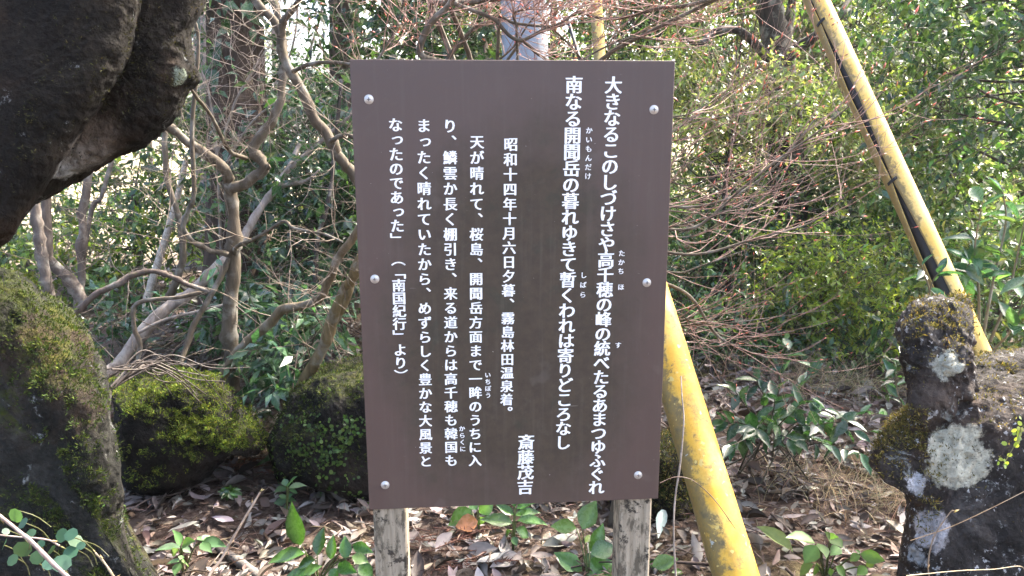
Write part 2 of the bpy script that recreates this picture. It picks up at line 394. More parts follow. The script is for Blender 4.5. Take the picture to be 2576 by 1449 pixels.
bs = P(-50, 1449, 2.1); bs[2] = gh(bs[0], bs[1])
mrk = mat_rock('mossy_grey_stone', (.008, .008, .0065), (.026, .025, .021), (.080, .077, .067), .36, .9, (.04, .048, .009), (.014, .019, .006), lich=.6, brown=.45)
t, p, n = rock('mossy_boulder', 'big moss covered grey boulder rising at the lower left edge', 'boulder', [
    dict(outline=[(-500, 600), (-150, 660), (20, 688), (75, 712), (125, 760), (185, 805), (228, 868), (255, 940), (268, 1015), (286, 1090), (300, 1190), (306, 1280), (330, 1360), (378, 1460), (430, 1700), (-500, 1800)], depth=2.25, thick=.42, amp=.045, e=.7, N=220, K=80, seed=3),
    dict(outline=[(-300, 1090), (-40, 1065), (60, 1085), (135, 1120), (185, 1180), (235, 1270), (275, 1330), (310, 1400), (350, 1480), (380, 1750), (-300, 1750)], depth=2.08, thick=.24, amp=.035, e=.75, N=180, K=60, seed=4)],
    mrk, bs)
moss_tufts(t, p, n, 26000, .33, MOSS, .009)
left_rock = (p, n)

bs = on_ground(470, 1215)
mrk = mat_rock('dark_lava_stone', (.007, .006, .006), (.020, .018, .016), (.05, .045, .04), .55, .95, lich=0., brown=.2, bump=1.)
t, p, n = rock('mossy_rock', 'bright green mossy rock with dark undercut base behind the clearing', 'rock', [
    dict(outline=[(278, 975), (330, 955), (390, 945), (440, 924), (505, 934), (560, 960), (600, 1008), (642, 1055), (658, 1090), (630, 1112), (600, 1112), (560, 1140), (500, 1190), (440, 1225), (330, 1230), (300, 1130), (282, 1050)], depth=3.35, thick=.36, amp=.06, e=.8, fr=3.2, seed=5)], mrk, bs)
moss_tufts(t, p, n, 24000, .42, [(.14, .175, .026), (.10, .14, .023), (.19, .205, .035), (.055, .085, .016)], .011, 3.)
bs = on_ground(820, 1225)
t, p2, n2 = rock('fern_clad_rock', 'dark rock dotted with tiny round leaves at the left edge of the signboard', 'rock', [
    dict(outline=[(688, 1060), (715, 1005), (765, 962), (830, 930), (900, 912), (980, 918), (1060, 960), (1110, 1040), (1130, 1150), (1100, 1240), (900, 1240), (760, 1215), (700, 1180), (682, 1120)], depth=3.25, thick=.34, amp=.05, e=.78, fr=3.4, seed=6)], mrk, bs)
moss_tufts(t, p2, n2, 9000, .3, MOSS, .011, 3.)
px, py, _ = pix(p2)
q, m_ = sample(p2, n2, 700, (py > 1040) & (A([noise.noise(Vector(v)*9) for v in p2]) > -.12))
mb = MB(); k = len(q); d = nrm(np.cross(m_, rng.normal(size=(k, 3)))+A((0, 0, -.4))); up = nrm(m_+rng.normal(size=(k, 3))*.35)
L = rng.uniform(.009, .019, k); leaves(mb, q+m_*.006, d, up, L, L*.85, pick([(.07, .14, .025), (.12, .2, .04), (.05, .1, .02)], k), T_RND)
tag(obj('creeping_fern', mb, M['leaf_soft'], loc=bs), 'tiny round-leaved creeper spread over the dark rock beside the sign', 'creeper')
bs = on_ground(1680, 1290)
t, p3, n3 = rock('half_hidden_rock', 'low mossy rock half hidden behind the sign and the thick yellow pipe', 'rock', [
    dict(outline=[(1540, 1140), (1590, 1108), (1660, 1100), (1712, 1108), (1738, 1160), (1752, 1240), (1745, 1310), (1600, 1320), (1530, 1250)], depth=3.0, thick=.22, amp=.03, seed=8)], mrk, bs)
moss_tufts(t, p3, n3, 9000, .0, GOLD+MOSS, .011, 3.)

bs = P(2480, 1449, 2.05); bs[2] = gh(bs[0], bs[1])
D = 1.74
mrk = lambda P_: mat_rock('lichen_lava_stone', (.014, .012, .011), (.040, .035, .032), (.10, .09, .083), .95, 1.35, (.16, .12, .03), (.07, .055, .015), lich=.82, brown=.45,
    patches=[(P_(2402, 1148), .075, (.50, .47, .36), .86), (P_(2375, 1178), .055, (.50, .47, .36), .8), (P_(2400, 922), .042, (.44, .44, .36), .8), (P_(2318, 1222), .030, (.46, .46, .47), .7), (P_(2335, 1330), .05, (.40, .38, .38), .75),
             (P_(2292, 1400), .025, (.42, .44, .45), .6), (P_(2360, 1048), .014, (.5, .5, .5), .6)])
t, p4, n4 = rock('lichen_rock', 'knobbly black lava rock with pale lichen patches at the right edge', 'rock', [
    dict(outline=[(2270, 800), (2300, 765), (2345, 742), (2400, 752), (2440, 790), (2455, 850), (2462, 905), (2455, 990), (2420, 1050), (2345, 1075), (2285, 1040), (2282, 940), (2268, 860)], depth=1.93, thick=.15, amp=.03, fr=7, e=.6, N=160, K=60, seed=9, fine=.011),
    dict(outline=[(2385, 755), (2410, 738), (2436, 745), (2447, 775), (2440, 810), (2400, 820), (2380, 790)], depth=2.02, thick=.05, amp=.012, fr=9, N=60, K=24, seed=12),
    dict(outline=[(2420, 905), (2480, 888), (2560, 880), (2700, 890), (2750, 950), (2600, 975), (2440, 965)], depth=2.15, thick=.16, amp=.025, fr=6, N=100, K=36, seed=10),
    dict(outline=[(2330, 1000), (2400, 965), (2470, 932), (2560, 935), (2700, 960), (2800, 1200), (2800, 1800), (2240, 1800), (2252, 1500), (2266, 1400), (2284, 1300), (2290, 1230), (2262, 1170), (2203, 1140), (2206, 1100), (2240, 1050), (2285, 1020)], depth=2.0, thick=.25, amp=.03, fr=5.5, e=.62, N=240, K=90, seed=11, fine=.011)], mrk, bs)
px, py, _ = pix(p4)
moss_tufts(t, p4, n4, 7000, .5, GOLD, .008, 8.)
q, m_ = sample(p4, n4, 5000, (px > 2200) & (px < 2330) & (py > 1020) & (py < 1130)); k = len(q)
q2, m2 = sample(p4, n4, 1500, (px > 2290) & (px < 2460) & (py > 745) & (py < 830)); q = np.vstack([q, q2]); m_ = np.vstack([m_, m2]); k = len(q)
mb = MB(); d = nrm(m_+rng.normal(size=(k, 3))*.8+A((0, 0, .4))); L = .008*rng.uniform(.5, 1.5, k)
leaves(mb, q-d*.002, d, nrm(rng.normal(size=(k, 3))), L, L*.28, pick(GOLD, k, .3)); o = obj('moss', mb, M['moss'], t); o['kind'] = 'stuff'

# ------------------------------------------------------------------ signboard
SZ = 1.13; SH, SW = .885, .60
t = thing('signboard', 'brown metal signboard with white Japanese lettering on two wooden posts', 'sign', (0, .03, 0))
m = NT('brown_panel'); co = m.co()
n1 = m.noise(co, 5, 8, .65); n2 = m.noise(co, 45, 6, .7); n3 = m.noise(co, 210, 3, .5); n4 = m.noise(co, 14, 8, .7, .4)
sx = m.n('SeparateXYZ', {0: co})
dx = m.math('DIVIDE', sx.outputs['X'], .27); dz = m.math('DIVIDE', m.math('SUBTRACT', sx.outputs['Z'], SZ-.08), .40)
rr = m.math('SQRT', m.math('ADD', m.math('MULTIPLY', dx, dx), m.math('MULTIPLY', dz, dz)))
film = m.step(m.math('ADD', rr, m.math('MULTIPLY', m.math('SUBTRACT', n1, .5), .9)), 1.12, .7)     # algae film in the middle of the panel
c = m.mix(film, (.079, .052, .044), m.mix(m.step(n2, .35, .65), (.042, .029, .018), (.058, .041, .025)))
c = m.mix(m.math('MULTIPLY', m.math('MULTIPLY', m.step(n4, .56, .66), film), .55), c, (.030, .031, .018))
c = m.mix(m.math('MULTIPLY', m.step(m.noise(co, 9, 4, .5), .66, .70), .22), c, (.13, .11, .095))
c = m.mix(m.step(n3, .775, .80), c, (.45, .43, .40))
st = m.noise(m.n('Mapping', {'Vector': co, 'Scale': (1, 1, .05)}), 70, 4, .6)       # rain streaks, dust and fine scratches
c = m.mix(m.math('MULTIPLY', m.step(st, .52, .70), .22), c, (.105, .088, .072)); c = m.mix(m.math('MULTIPLY', m.step(m.noise(co, 28, 9, .8), .55, .72), .3), c, (.10, .085, .066))
c = m.mix(m.math('MULTIPLY', m.step(m.noise(m.n('Mapping', {'Vector': co, 'Rotation': (0, .5, 0), 'Scale': (.12, 1, 2.2)}), 160, 2, .4), .80, .81), .5), c, (.30, .27, .24))
M['panel'] = m.fin(color=c, rough=m.mix(film, (.42,)*3, (.72,)*3), spec=.45, normal=m.bump(n2, .03, .002))
m = NT('white_paint'); co = m.co(); M['ink'] = m.fin(color=m.mix(m.step(m.noise(co, 34, 9, .75), .56, .68), m.mix(m.step(m.noise(co, 150, 4), .35, .6), (.82, .82, .80), (.93, .93, .91)), (.50, .47, .42)), rough=.5)
mb = MB(); box(mb, (0, .002, SZ), SW, .004, SH, .0008)
panel = obj('panel', mb, M['panel'], t, smooth=False)
def plane(px, py):
    d = P(px, py, 1)-CAMn; k = -CAMn[1]/d[1]; q = CAMn+d*k; return q[0], q[2]
fc = bpy.data.curves.new('glyph', 'FONT'); fo = bpy.data.objects.new('glyph', fc); C.objects.link(fo); fc.resolution_u = 3
GL = {}
def glyph(ch):
    if ch not in GL:
        fc.body = ch; fc.offset = 0.; bpy.context.view_layer.update()
        me = bpy.data.meshes.new_from_object(fo.evaluated_get(bpy.context.evaluated_depsgraph_get()))
        GL[ch] = (A([v.co[:] for v in me.vertices]), [list(p.vertices) for p in me.polygons]); bpy.data.meshes.remove(me)
    return GL[ch]
VERT = {'「': '﹁', '」': '﹂', '（': '︵', '）': '︶'}
def put_text(mb, chars, size, bold=.036):
    z = 0
    for ch, px, py in chars:
        x, zc = plane(px, py); g, F = glyph(VERT.get(ch, ch)); ox = oz = 0
        if ch in '、。': ox, oz = .58, .58
        if ch in 'っゃゅょ': ox, oz = .10, .08
        sc = size*(.97 if ord(ch) > 0x3100 else .98)
        for k, (bx, bz) in enumerate(((-bold, .008), (bold, .008), (0, -.008), (-bold*.5, .0), (bold*.5, -.003))):
            u = (g[:, 0]-.5+ox+bx)*sc; v = (g[:, 1]-.38+oz+bz)*sc
            V = np.c_[x+u, np.full(len(u), -.0004-.00012*k), zc+v]; n0 = mb.n
            mb.v.append(V); mb.c.append(np.ones((len(V), 3))); mb.n += len(V)
            for L_ in set(map(len, F)): mb.f.append(A([f for f in F if len(f) == L_])+n0)
def column(txt, a, b, size):
    """vertical line of text whose first and last characters sit at pixels a and b"""
    (x0, z0), (x1, z1) = plane(*a), plane(*b); n = len(txt); out = []
    for i, ch in enumerate(txt):
        f = i/max(1, n-1); q = A((x0+(x1-x0)*f, 0, z0+(z1-z0)*f)); px, py, _ = pix(q); out.append((ch, px[0], py[0]))
    return out, size
BIG, SML, RUB = .0345, .0275, .0135
cols = [('大きなるこのしづけさや高千穂の峰の統べたるあまつゆふぐれ', (1543, 214), (1500, 1226), BIG),
        ('南なる開聞岳の暮れゆきて暫くわれは寄りどころなし', (1444, 213), (1416, 1113), BIG), ('斎藤茂吉', (1324, 1112), (1321, 1225), BIG*1.03),
        ('昭和十四年十月六日夕暮、霧島林田温泉着。', (1285, 363), (1274, 1038), SML), ('天が晴れて、桜島、開聞岳方面まで一眸のうちに入', (1200, 357), (1195, 1158), SML),
        ('り、鱗雲か長く棚引き、来る道からは高千穂も韓国も', (1132, 317), (1135, 1158), SML), ('まったく晴れていたから、めずらしく豊かな大風景と', (1066, 316), (1071, 1160), SML),
        ('なったのであった」', (995, 314), (1000, 603), SML), ('（「南国紀行」', (1002, 652), (1006, 846), SML), ('より）', (1007, 880), (1009, 945), SML)]
for c_ in cols:
    mb = MB(); ch, sz = column(*c_); put_text(mb, ch, sz); obj('text_line', mb, M['ink'], t, smooth=False)
for c_ in [('かいもんだけ', (1482, 328), (1479, 443), RUB), ('たかち', (1564, 637), (1562, 682), RUB), ('ほ', (1562, 722), (1562, 723), RUB), ('す', (1555, 868), (1555, 869), RUB),
           ('しばら', (1468, 692), (1466, 741), RUB), ('いちぼう', (1227, 943), (1228, 994), RUB*.95), ('からくに', (1162, 1078), (1164, 1129), RUB*.95)]:
    mb = MB(); ch, sz = column(*c_); put_text(mb, ch, sz, .03); obj('reading_gloss', mb, M['ink'], t, smooth=False)
bpy.data.objects.remove(fo); bpy.data.curves.remove(fc)
m = NT('screw_steel'); M['steel'] = m.fin(color=(.52, .50, .47), rough=.5, metal=.6)
m = NT('screw_slot'); M['slot'] = m.fin(color=(.03, .03, .03), rough=.8)
def lathe(mb, c, prof, sides=20):
    V = []; n = len(prof)
    for k in range(sides):
        a = 2*math.pi*k/sides
        for r, h in prof: V.append((c[0]+r*math.cos(a), c[1]-h, c[2]+r*math.sin(a)))
    F = [(k*n+i, k*n+i+1, ((k+1) % sides)*n+i+1, ((k+1) % sides)*n+i) for k in range(sides) for i in range(n-1)]
    mb.add(V, F)
for px, py in ((928, 250), (1645, 276), (943, 702), (1627, 711), (969, 1220), (1605, 1195)):
    x, z = plane(px, py); mb = MB()
    lathe(mb, (x, 0, z), [(.0086, 0), (.0086, .0010), (.0080, .0014), (.0058, .0014), (.0056, .0022), (.0050, .0029), (.0034, .0033), (.0014, .0035), (0., .0035)])
    s_ = obj('screw', mb, M['steel'], t); mb = MB(); a = rng.uniform(-.3, .3)
    for da in (0, math.pi/2):
        c_, s2 = math.cos(a+da), math.sin(a+da); w_, l_ = .0006, .0034
        V = [(x+c_*u-s2*v, -.0037, z+s2*u+c_*v) for u, v in ((-l_, -w_), (l_, -w_), (l_, w_), (-l_, w_))]
        V = [(p_[0], -.0037-(.0001 if da else 0), p_[2]) for p_ in V]; mb.add(V, [(0, 1, 2, 3)])
    obj('cross_slot', mb, M['slot'], s_, smooth=False)
m = NT('weathered_post'); co = m.co(); mp = m.n('Mapping', {'Vector': co, 'Scale': (1, 1, .08)})
g1 = m.noise(mp, 90, 6, .6); g2 = m.noise(co, 18, 9, .75, .3); g3 = m.noise(m.n('Mapping', {'Vector': co, 'Scale': (1, 1, .35)}), 60, 6, .7)
c = m.mix(m.step(g1, .35, .65), (.21, .175, .125), (.36, .305, .225)); c = m.mix(m.math('MULTIPLY', m.step(g3, .5, .6), .8), c, (.06, .05, .035)); c = m.mix(m.step(g2, .55, .6), c, (.045, .037, .028))
M['post'] = m.fin(color=c, rough=.9, spec=.2, normal=m.bump(m.math('ADD', g1, m.math('MULTIPLY', g2, .6)), .6, .004))
for x in (plane(974, 1280)[0], plane(1598, 1262)[0]):
    mb = MB(); top = SZ+SH/2-.03; box(mb, (x+.004, .006+.035, top/2-.15), .068, .068, top+.3, .004); obj('post', mb, M['post'], t, smooth=False)

# ------------------------------------------------------------------ yellow guards, utility pole
def mat_yellow(name, base, pale, dirt, lich, scale=1.):
    m = NT(name); co = m.co(); n1 = m.noise(co, 6, 8, .65); n2 = m.noise(co, 24, 9, .75, .4); n3 = m.noise(co, 110, 4, .6); n4 = m.noise(m.n('Mapping', {'Vector': co, 'Scale': (1, 1, .3)}), 12, 7, .7)
    c = m.mix(m.step(n1, .42, .70), base, pale)
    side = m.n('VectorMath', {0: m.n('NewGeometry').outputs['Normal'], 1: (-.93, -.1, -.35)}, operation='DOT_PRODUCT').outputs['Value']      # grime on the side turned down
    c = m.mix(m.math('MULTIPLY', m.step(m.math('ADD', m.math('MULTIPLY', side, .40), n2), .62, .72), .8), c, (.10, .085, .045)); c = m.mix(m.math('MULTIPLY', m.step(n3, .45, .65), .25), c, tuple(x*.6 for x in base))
    c = m.mix(m.math('MULTIPLY', m.step(n2, .58-dirt, .70-dirt), .8), c, (.10, .085, .045)); c = m.mix(m.math('MULTIPLY', m.step(n4, .58-dirt*.6, .68), .55), c, (.13, .10, .04))
    c = m.mix(m.step(m.noise(co, 30, 5, .55), .68-lich, .70-lich), c, (.34, .37, .34)); c = m.mix(m.step(m.noise(co, 42, 2, .5), .68-lich, .70-lich), c, (.52, .40, .13))
    return m.fin(color=c, rough=.5, spec=.35, normal=m.bump(m.math('ADD', n2, m.math('MULTIPLY', n3, .3)), .15, .004))
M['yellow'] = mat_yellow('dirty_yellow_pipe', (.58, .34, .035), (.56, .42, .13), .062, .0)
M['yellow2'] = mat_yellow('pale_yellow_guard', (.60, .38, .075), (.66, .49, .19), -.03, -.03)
m = NT('black_rubber'); M['black'] = m.fin(color=(.008, .008, .009), rough=.6)
a, b = P(1885, 1560, 2.15), P(1622, 690, 2.75); a2 = a+(a-b)*.1
t = thing('yellow_guy_pipe', 'thick dirty yellow guard pipe slanting out from behind the sign', 'guard pipe', a2)
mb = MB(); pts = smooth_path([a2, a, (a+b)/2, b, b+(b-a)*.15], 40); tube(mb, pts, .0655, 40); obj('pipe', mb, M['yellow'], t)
mb = MB(); tube(mb, smooth_path([b+(b-a)*.15, b+(b-a)*.155], 3), [.0655, .05, .03], 24); tube(mb, [b, b+(b-a)*1.2], .008, 8); obj('guy_wire', mb, M['black'], t)
a, b = P(1560, 1000, 4.3), P(1499, 0, 4.6); a[2] = gh(a[0], a[1]); t = thing('upright_guy_guard', 'narrow yellow guy wire guard standing behind the top of the sign', 'guard pipe', a)
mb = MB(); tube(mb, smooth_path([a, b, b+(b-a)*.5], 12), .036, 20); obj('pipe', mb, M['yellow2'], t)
mb = MB(); tube(mb, [b+(b-a)*.4, b+(b-a)*2.0], .008, 8); obj('guy_wire', mb, M['black'], t)
# slit guard on the right
a, b = P(2429, 830, 2.52), P(2053, 0, 2.95); ax = nrm(b-a); a0 = a-ax*((a[2]-gh(a[0], a[1])-.02)/ax[2]); top = b+ax*.9
t = thing('slit_guy_guard', 'long leaning yellow guy guard with a black slit and two clips', 'guard pipe', a0)
Lt = np.linalg.norm(top-a0); K = 90; N = 40; r = .045; V = []
view = nrm(CAMn-(a+b)/2); s = nrm(np.cross(ax, view)); s = -s if s@RTn < 0 else s; f_ = nrm(np.cross(s, ax)); f_ = f_ if f_@view > 0 else -f_
ss = [np.linalg.norm(P(x, y, 1)-P(x, y, 1)) for x, y in ((0, 0),)]
def at_py(y):   # distance along the guard at picture height y
    best = min(np.linspace(0, Lt, 600), key=lambda q: abs(pix(a0+ax*q)[1][0]-y)); return best
keys = [(at_py(1000), .05), (at_py(870), .30), (at_py(740), .50), (at_py(600), .34), (at_py(500), .16), (at_py(458), .03), (at_py(400), .10), (at_py(330), .20), (at_py(240), .30), (at_py(150), .15), (at_py(62), .03), (at_py(0), .08), (Lt, .1)]
kx = [k[0] for k in keys]; ky = [k[1] for k in keys]
cang = -0.38                                     # slit faces left of the camera
for q in np.linspace(0, Lt, K):
    g = np.interp(q, kx, ky)*1.0+.016
    for k in range(N):
        th = g+(2*math.pi-2*g)*k/(N-1)+cang
        V.append(a0+ax*q+r*(f_*math.cos(th)+s*math.sin(th)))
F = [(i*N+j, i*N+j+1, (i+1)*N+j+1, (i+1)*N+j) for i in range(K-1) for j in range(N-1)]
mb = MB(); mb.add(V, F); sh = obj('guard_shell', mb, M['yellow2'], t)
so = sh.modifiers.new('thickness', 'SOLIDIFY'); so.thickness = .0025; so.offset = -1
mb = MB(); tube(mb, [a0, a0+ax*Lt*1.6], .034, 20); obj('inner_tube', mb, M['black'], t)
for y in (62, 458):
    q = at_py(y); c0 = a0+ax*q; mb = MB(); th = np.linspace(-.42, .42, 8)+cang; V = []
    for h in (-.005, .005):
        for x in th: V.append(c0+ax*(h+.010*(x-cang))+(r+.003)*(f_*math.cos(x)+s*math.sin(x)))
        for x in th: V.append(c0+ax*(h+.010*(x-cang))+(r-.001)*(f_*math.cos(x)+s*math.sin(x)))
    F = [(k, k+1, 17+k, 16+k) for k in range(7)]+[(8+k, 9+k, 1+k, k) for k in range(7)]+[(16+k, 17+k, 25+k, 24+k) for k in range(7)]+[(0, 16, 24, 8), (7, 15, 31, 23)]
    mb.add(V, F); obj('clip', mb, M['black'], t, smooth=False)
# utility pole
m = NT('pole_concrete'); co = m.co(); c = m.ramp(m.noise(m.n('Mapping', {'Vector': co, 'Scale': (1, 1, .35)}), 9, 8, .7), [(.3, (.15, .17, .195)), (.55, (.21, .235, .27)), (.75, (.29, .32, .36))])
M['pole'] = m.fin(color=c, rough=.7, normal=m.bump(m.noise(co, 60, 5), .15, .004))
b = P(1345, 800, 4.75); b[2] = gh(b[0], b[1]); t0 = P(1317, 0, 4.75)
t = thing('utility_pole', 'grey-blue utility pole leaning slightly left above the sign', 'utility pole', b)
mb = MB(); q = t0+(t0-b)*2.2; tube(mb, smooth_path([b, t0, q], 30), np.linspace(.172, .11, 30), 40); obj('pole_shaft', mb, M['pole'], t)

# ------------------------------------------------------------------ bark colours and leaf palettes
BK = (.13, .105, .076); PALE = (.225, .175, .135); DARKB = (.085, .065, .05); RED = (.24, .115, .08)
DG = [(.024, .056, .022), (.034, .074, .028), (.052, .10, .035)]
MG = [(.08, .145, .04), (.11, .185, .05), (.06, .115, .036)]
BG = [(.045, .10, .055), (.065, .12, .065), (.038, .08, .045)]
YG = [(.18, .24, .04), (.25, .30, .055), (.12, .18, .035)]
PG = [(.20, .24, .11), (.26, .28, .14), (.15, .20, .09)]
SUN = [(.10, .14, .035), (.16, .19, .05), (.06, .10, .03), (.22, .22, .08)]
def ell(px, py, d, rx, ry, rz):
    """crown centre and radii from picture size; rx, ry in px, rz in metres of depth"""
    return P(px, py, d), A((rx*d/FPX, rz, ry*d/FPX))
def ground_at(px, d):
    p = P(px, 700, d); return A((p[0], p[1], gh(p[0], p[1])))
def tree(name, label, cat, base, trunk, tr, crowns, group=None, bark='bark', bcol=BK, mat='leaf', limbs=True, sides=10, lw=.4):
    """trunk polyline in metres, crowns = dicts for shoots()"""
    t = thing(name, label, cat, base, group); mb = MB(); pts = smooth_path(A([base-A((0, 0, .05))]+list(trunk)), 6*(len(trunk)+1)); rad = np.linspace(tr, tr*.45, len(pts))
    tube(mb, pts, rad, sides, bcol, .04); lf = MB(); tw = MB()
    for c in crowns:
        c = dict(c); cs = shoots(lf, twig=tw, **c)
        if limbs:
            for q in cs[:14]:
                k = rng.integers(len(pts)//2, len(pts)); k = min(range(len(pts)//3, len(pts)), key=lambda i: np.linalg.norm(pts[i]-q)+rng.uniform(0, .4))
                m_ = (pts[k]+q)/2+rng.normal(size=3)*.12; r = min(rad[k]*lw, .016)
                tube(mb, smooth_path([pts[k], m_, q], 8), np.linspace(r, r*.2, 8), 5, bcol, .04, cap=False)
    obj('trunk', mb, M[bark], t)
    if tw.v: obj('twigs', tw, M['twig'], t)
    obj('crown', lf, M[mat], t); return t
def furrowed(mb, pts, rad, col, sides=56, ridge=.05):
    n0 = len(mb.v); tube(mb, pts, rad, sides, col)
    V = mb.v[n0]; n = len(pts); off = rng.normal(size=sides); off = (off+np.roll(off, 1)*.4)
    for i in range(n):
        o = off+.5*rng.normal(size=sides); c = pts[i]; ring = V[i*sides:(i+1)*sides]; V[i*sides:(i+1)*sides] = c+(ring-c)*(1+ridge*o*.5)[:, None]

# ------------------------------------------------------------------ cedars and trunks behind
def cedar(label, px0, px1, d, w, ivy=None, crown=True, h=11., col=(.20, .145, .11)):
    b = ground_at(px0, d); tpx = P(px1, 0, d); ax = (tpx-b)/(tpx[2]-b[2]); top = b+ax*h; r = w/2*d/FPX
    t = thing('cedar_tree', label, 'cedar', b, 'cedars behind the clearing'); mb = MB()
    z = np.linspace(-.1, h, 60); pts = b+ax*z[:, None]; rad = r*(1.0-.55*z/h+.45*np.exp(-np.maximum(z, 0)*2.2)); furrowed(mb, pts, rad, col); obj('trunk', mb, M['cedar' if col[0] > .18 else 'cedar_dark'], t)
    if crown:
        lf = MB(); shoots(lf, 900, b+ax*(h*.72), (2.2, 2.2, h*.32), DG, leaf=.22, per=7, clumps=60, sl=.5, aspect=.3, sig=.35, shell=.2); obj('crown', lf, M['leaf'], t)
    if ivy:
        z0, z1, n, lf_, pal = ivy; mb = MB(); zz = rng.uniform(z0, z1, n); th = rng.uniform(0, 2*math.pi, n)
        clump = A([noise.noise(Vector((math.cos(q)*1.3, math.sin(q)*1.3, z_*1.1))) for q, z_ in zip(th, zz)]); ok = clump > -.12; zz, th = zz[ok], th[ok]; n = len(zz)
        rr = r*1.05+np.abs(rng.normal(size=n))*.16; o = np.c_[np.cos(th), np.sin(th), np.zeros(n)]
        p = b+ax*zz[:, None]+o*rr[:, None]; L = lf_*rng.uniform(.6, 1.2, n)
        leaves(mb, p, nrm(o*.6+A((0, 0, -.5))+rng.normal(size=(n, 3))*.5), nrm(o+A((0, 0, .6))+rng.normal(size=(n, 3))*.4), L, L*.42, pick(pal, n, .25), T_MID, droop=.2)
        iv = tag(obj('ivy', mb, M['leaf'], loc=b), 'dark glossy ivy on '+('the cedar trunk behind the bare shrub' if px0 > 580 and px0 < 700 else 'the dark trunk left of the sign top' if px0 > 700 else 'the far cedar trunk beside the boulder'), 'ivy')
    return t
cedar('thick cedar trunk behind the forked bare tree, wrapped in ivy', 598, 590, 5.6, 150, (1.0, 3.0, 1300, .12, DG), h=12, col=(.075, .05, .036))
cedar('pale furrowed cedar trunk between the boulder and the forked tree, near the top edge', 566, 548, 8.4, 138, (2.0, 5, 220, .10, DG), h=13, col=(.27, .215, .18))
cedar('dark ivy covered trunk just left of the sign top corner', 872, 866, 6.2, 84, (.4, 4.5, 1500, .10, DG), h=10, col=(.15, .11, .085))
cedar('slim dark trunk right of the ivy covered one above the sign', 1218, 1214, 7.4, 30, None, False, 9, (.10, .08, .065))
cedar('slim dark trunk between two ivy trunks above the sign', 985, 978, 7.8, 34, None, False, 9, (.11, .085, .07))
# gnarled dark tree at the upper right
b = ground_at(1985, 5.9)
t = thing('gnarled_tree', 'gnarled dark evergreen trunk with mossy crooked limbs left of the slit guard', 'tree', b); mb = MB(); col = (.06, .048, .04)
def px3(l, d): return smooth_path(A([P(x, y, d+e) for x, y, e in l]), 5*len(l))
tube(mb, np.vstack([smooth_path([b, P(1985, 420, 5.9)], 6), px3([(1975, 300, 0), (1962, 190, 0), (1955, 110, .1), (1935, 20, .1), (1925, -120, 0)], 5.9)]), np.linspace(.14, .09, 31), 14, col, .07)
for l, r in (([(1962, 160, 0), (2010, 120, -.1), (2060, 85, -.2), (2120, 30, -.2), (2150, -40, 0)], .05), ([(1962, 190, 0), (1900, 110, -.3), (1850, 75, -.4), (1800, 80, -.5), (1760, 110, -.5), (1730, 100, -.6)], .038), ([(1960, 130, 0), (1985, 60, .1), (1995, -30, .2)], .06)):
    p = px3(l, 5.9); tube(mb, p, np.linspace(r, r*.45, len(p)), 9, col, .06)
obj('trunk', mb, M['bark'], t); lf = MB(); tw = MB()
for px, py, rx, ry, n in ((1880, -30, 260, 90, 150), (1990, -260, 420, 220, 420), (1810, 200, 130, 60, 60), (2080, 180, 90, 90, 60)):
    c, r = ell(px, py, 6.6, rx, ry, .9); shoots(lf, n, c, r, MG+YG[:2]+SUN[:2], leaf=.058, per=11, sl=.25, sig=.13, twig=tw)
obj('twigs', tw, M['twig'], t); obj('crown', lf, M['leaf_far'], t)

# ------------------------------------------------------------------ evergreen trees and shrubs, right side
EG = 'evergreen trees and shrubs behind the sign'
def evergreen(label, px, d, tw, parts, pal, leaf, n, mat='leaf', name='evergreen_tree', cat='tree', wts=None, sig=.14, per=10, asp=.4, top=None, shell=.3):
    b = ground_at(px, d); parts = [p if len(p) == 6 else p+(1.,) for p in parts]
    px1, py1 = (top or (parts[0][0], parts[0][1]))
    tip = P(px1, py1, d); mid = b+(tip-b)*.5+A((rng.normal()*.1, 0, 0)); area = sum(q[2]*q[3] for q in parts)
    cr = []
    for (cx, cy, rx, ry, rz, k) in parts:
        c, r = ell(cx, cy, d, rx, ry, rz); cr.append(dict(n=max(8, int(n*k*rx*ry/area)), cen=c, rad=r, pal=pal, leaf=leaf, per=per, sig=sig, wts=wts, aspect=asp, shell=shell, sl=leaf*3.2))
    return tree(name, label, cat, b, [mid, tip], tw, cr, EG, mat=mat, bcol=DARKB)
evergreen('broad glossy evergreen tree filling the upper right corner', 2760, 4.7, .05, [(2420, 120, 260, 190, .6), (2560, 330, 210, 150, .6), (2330, 330, 150, 110, .5, .8), (2480, -220, 380, 220, .8), (2640, 60, 200, 300, .7), (2500, -620, 520, 330, 1.1, .9)], DG+MG+BG, .076, 1350, top=(2800, -300))  # last crown part is out of view, added to shade the leaf litter
evergreen('medium green evergreen tree behind the slit guard at mid height', 2350, 6.2, .06, [(2290, 330, 240, 190, .8), (2440, 470, 220, 130, .7), (2230, 520, 220, 130, .6), (2260, 60, 200, 160, .8), (2480, 640, 200, 140, .6)], MG+PG, .078, 1300, mat='leaf_far')
evergreen('pale sunlit fine-leaved tree between the sign and the slit guard', 1850, 5.6, .025, [(1850, 270, 190, 110, .6), (1990, 300, 150, 110, .6), (1725, 190, 110, 90, .5), (2110, 420, 120, 140, .5), (1720, 350, 120, 130, .6), (1900, -420, 380, 260, .9, .7)], PG+SUN[:2], .056, 2000, mat='leaf_far', asp=.42)  # topmost crown part stays unseen, put in to dapple the ground with shade
evergreen('shaded blue-green shrub behind the bare twigs right of the sign', 1830, 6.0, .035, [(1790, 560, 190, 140, .6), (1960, 560, 200, 130, .6), (1720, 730, 150, 120, .5), (1900, 700, 170, 110, .5)], BG+MG+PG[:1], .062, 1150, name='evergreen_shrub', cat='shrub')
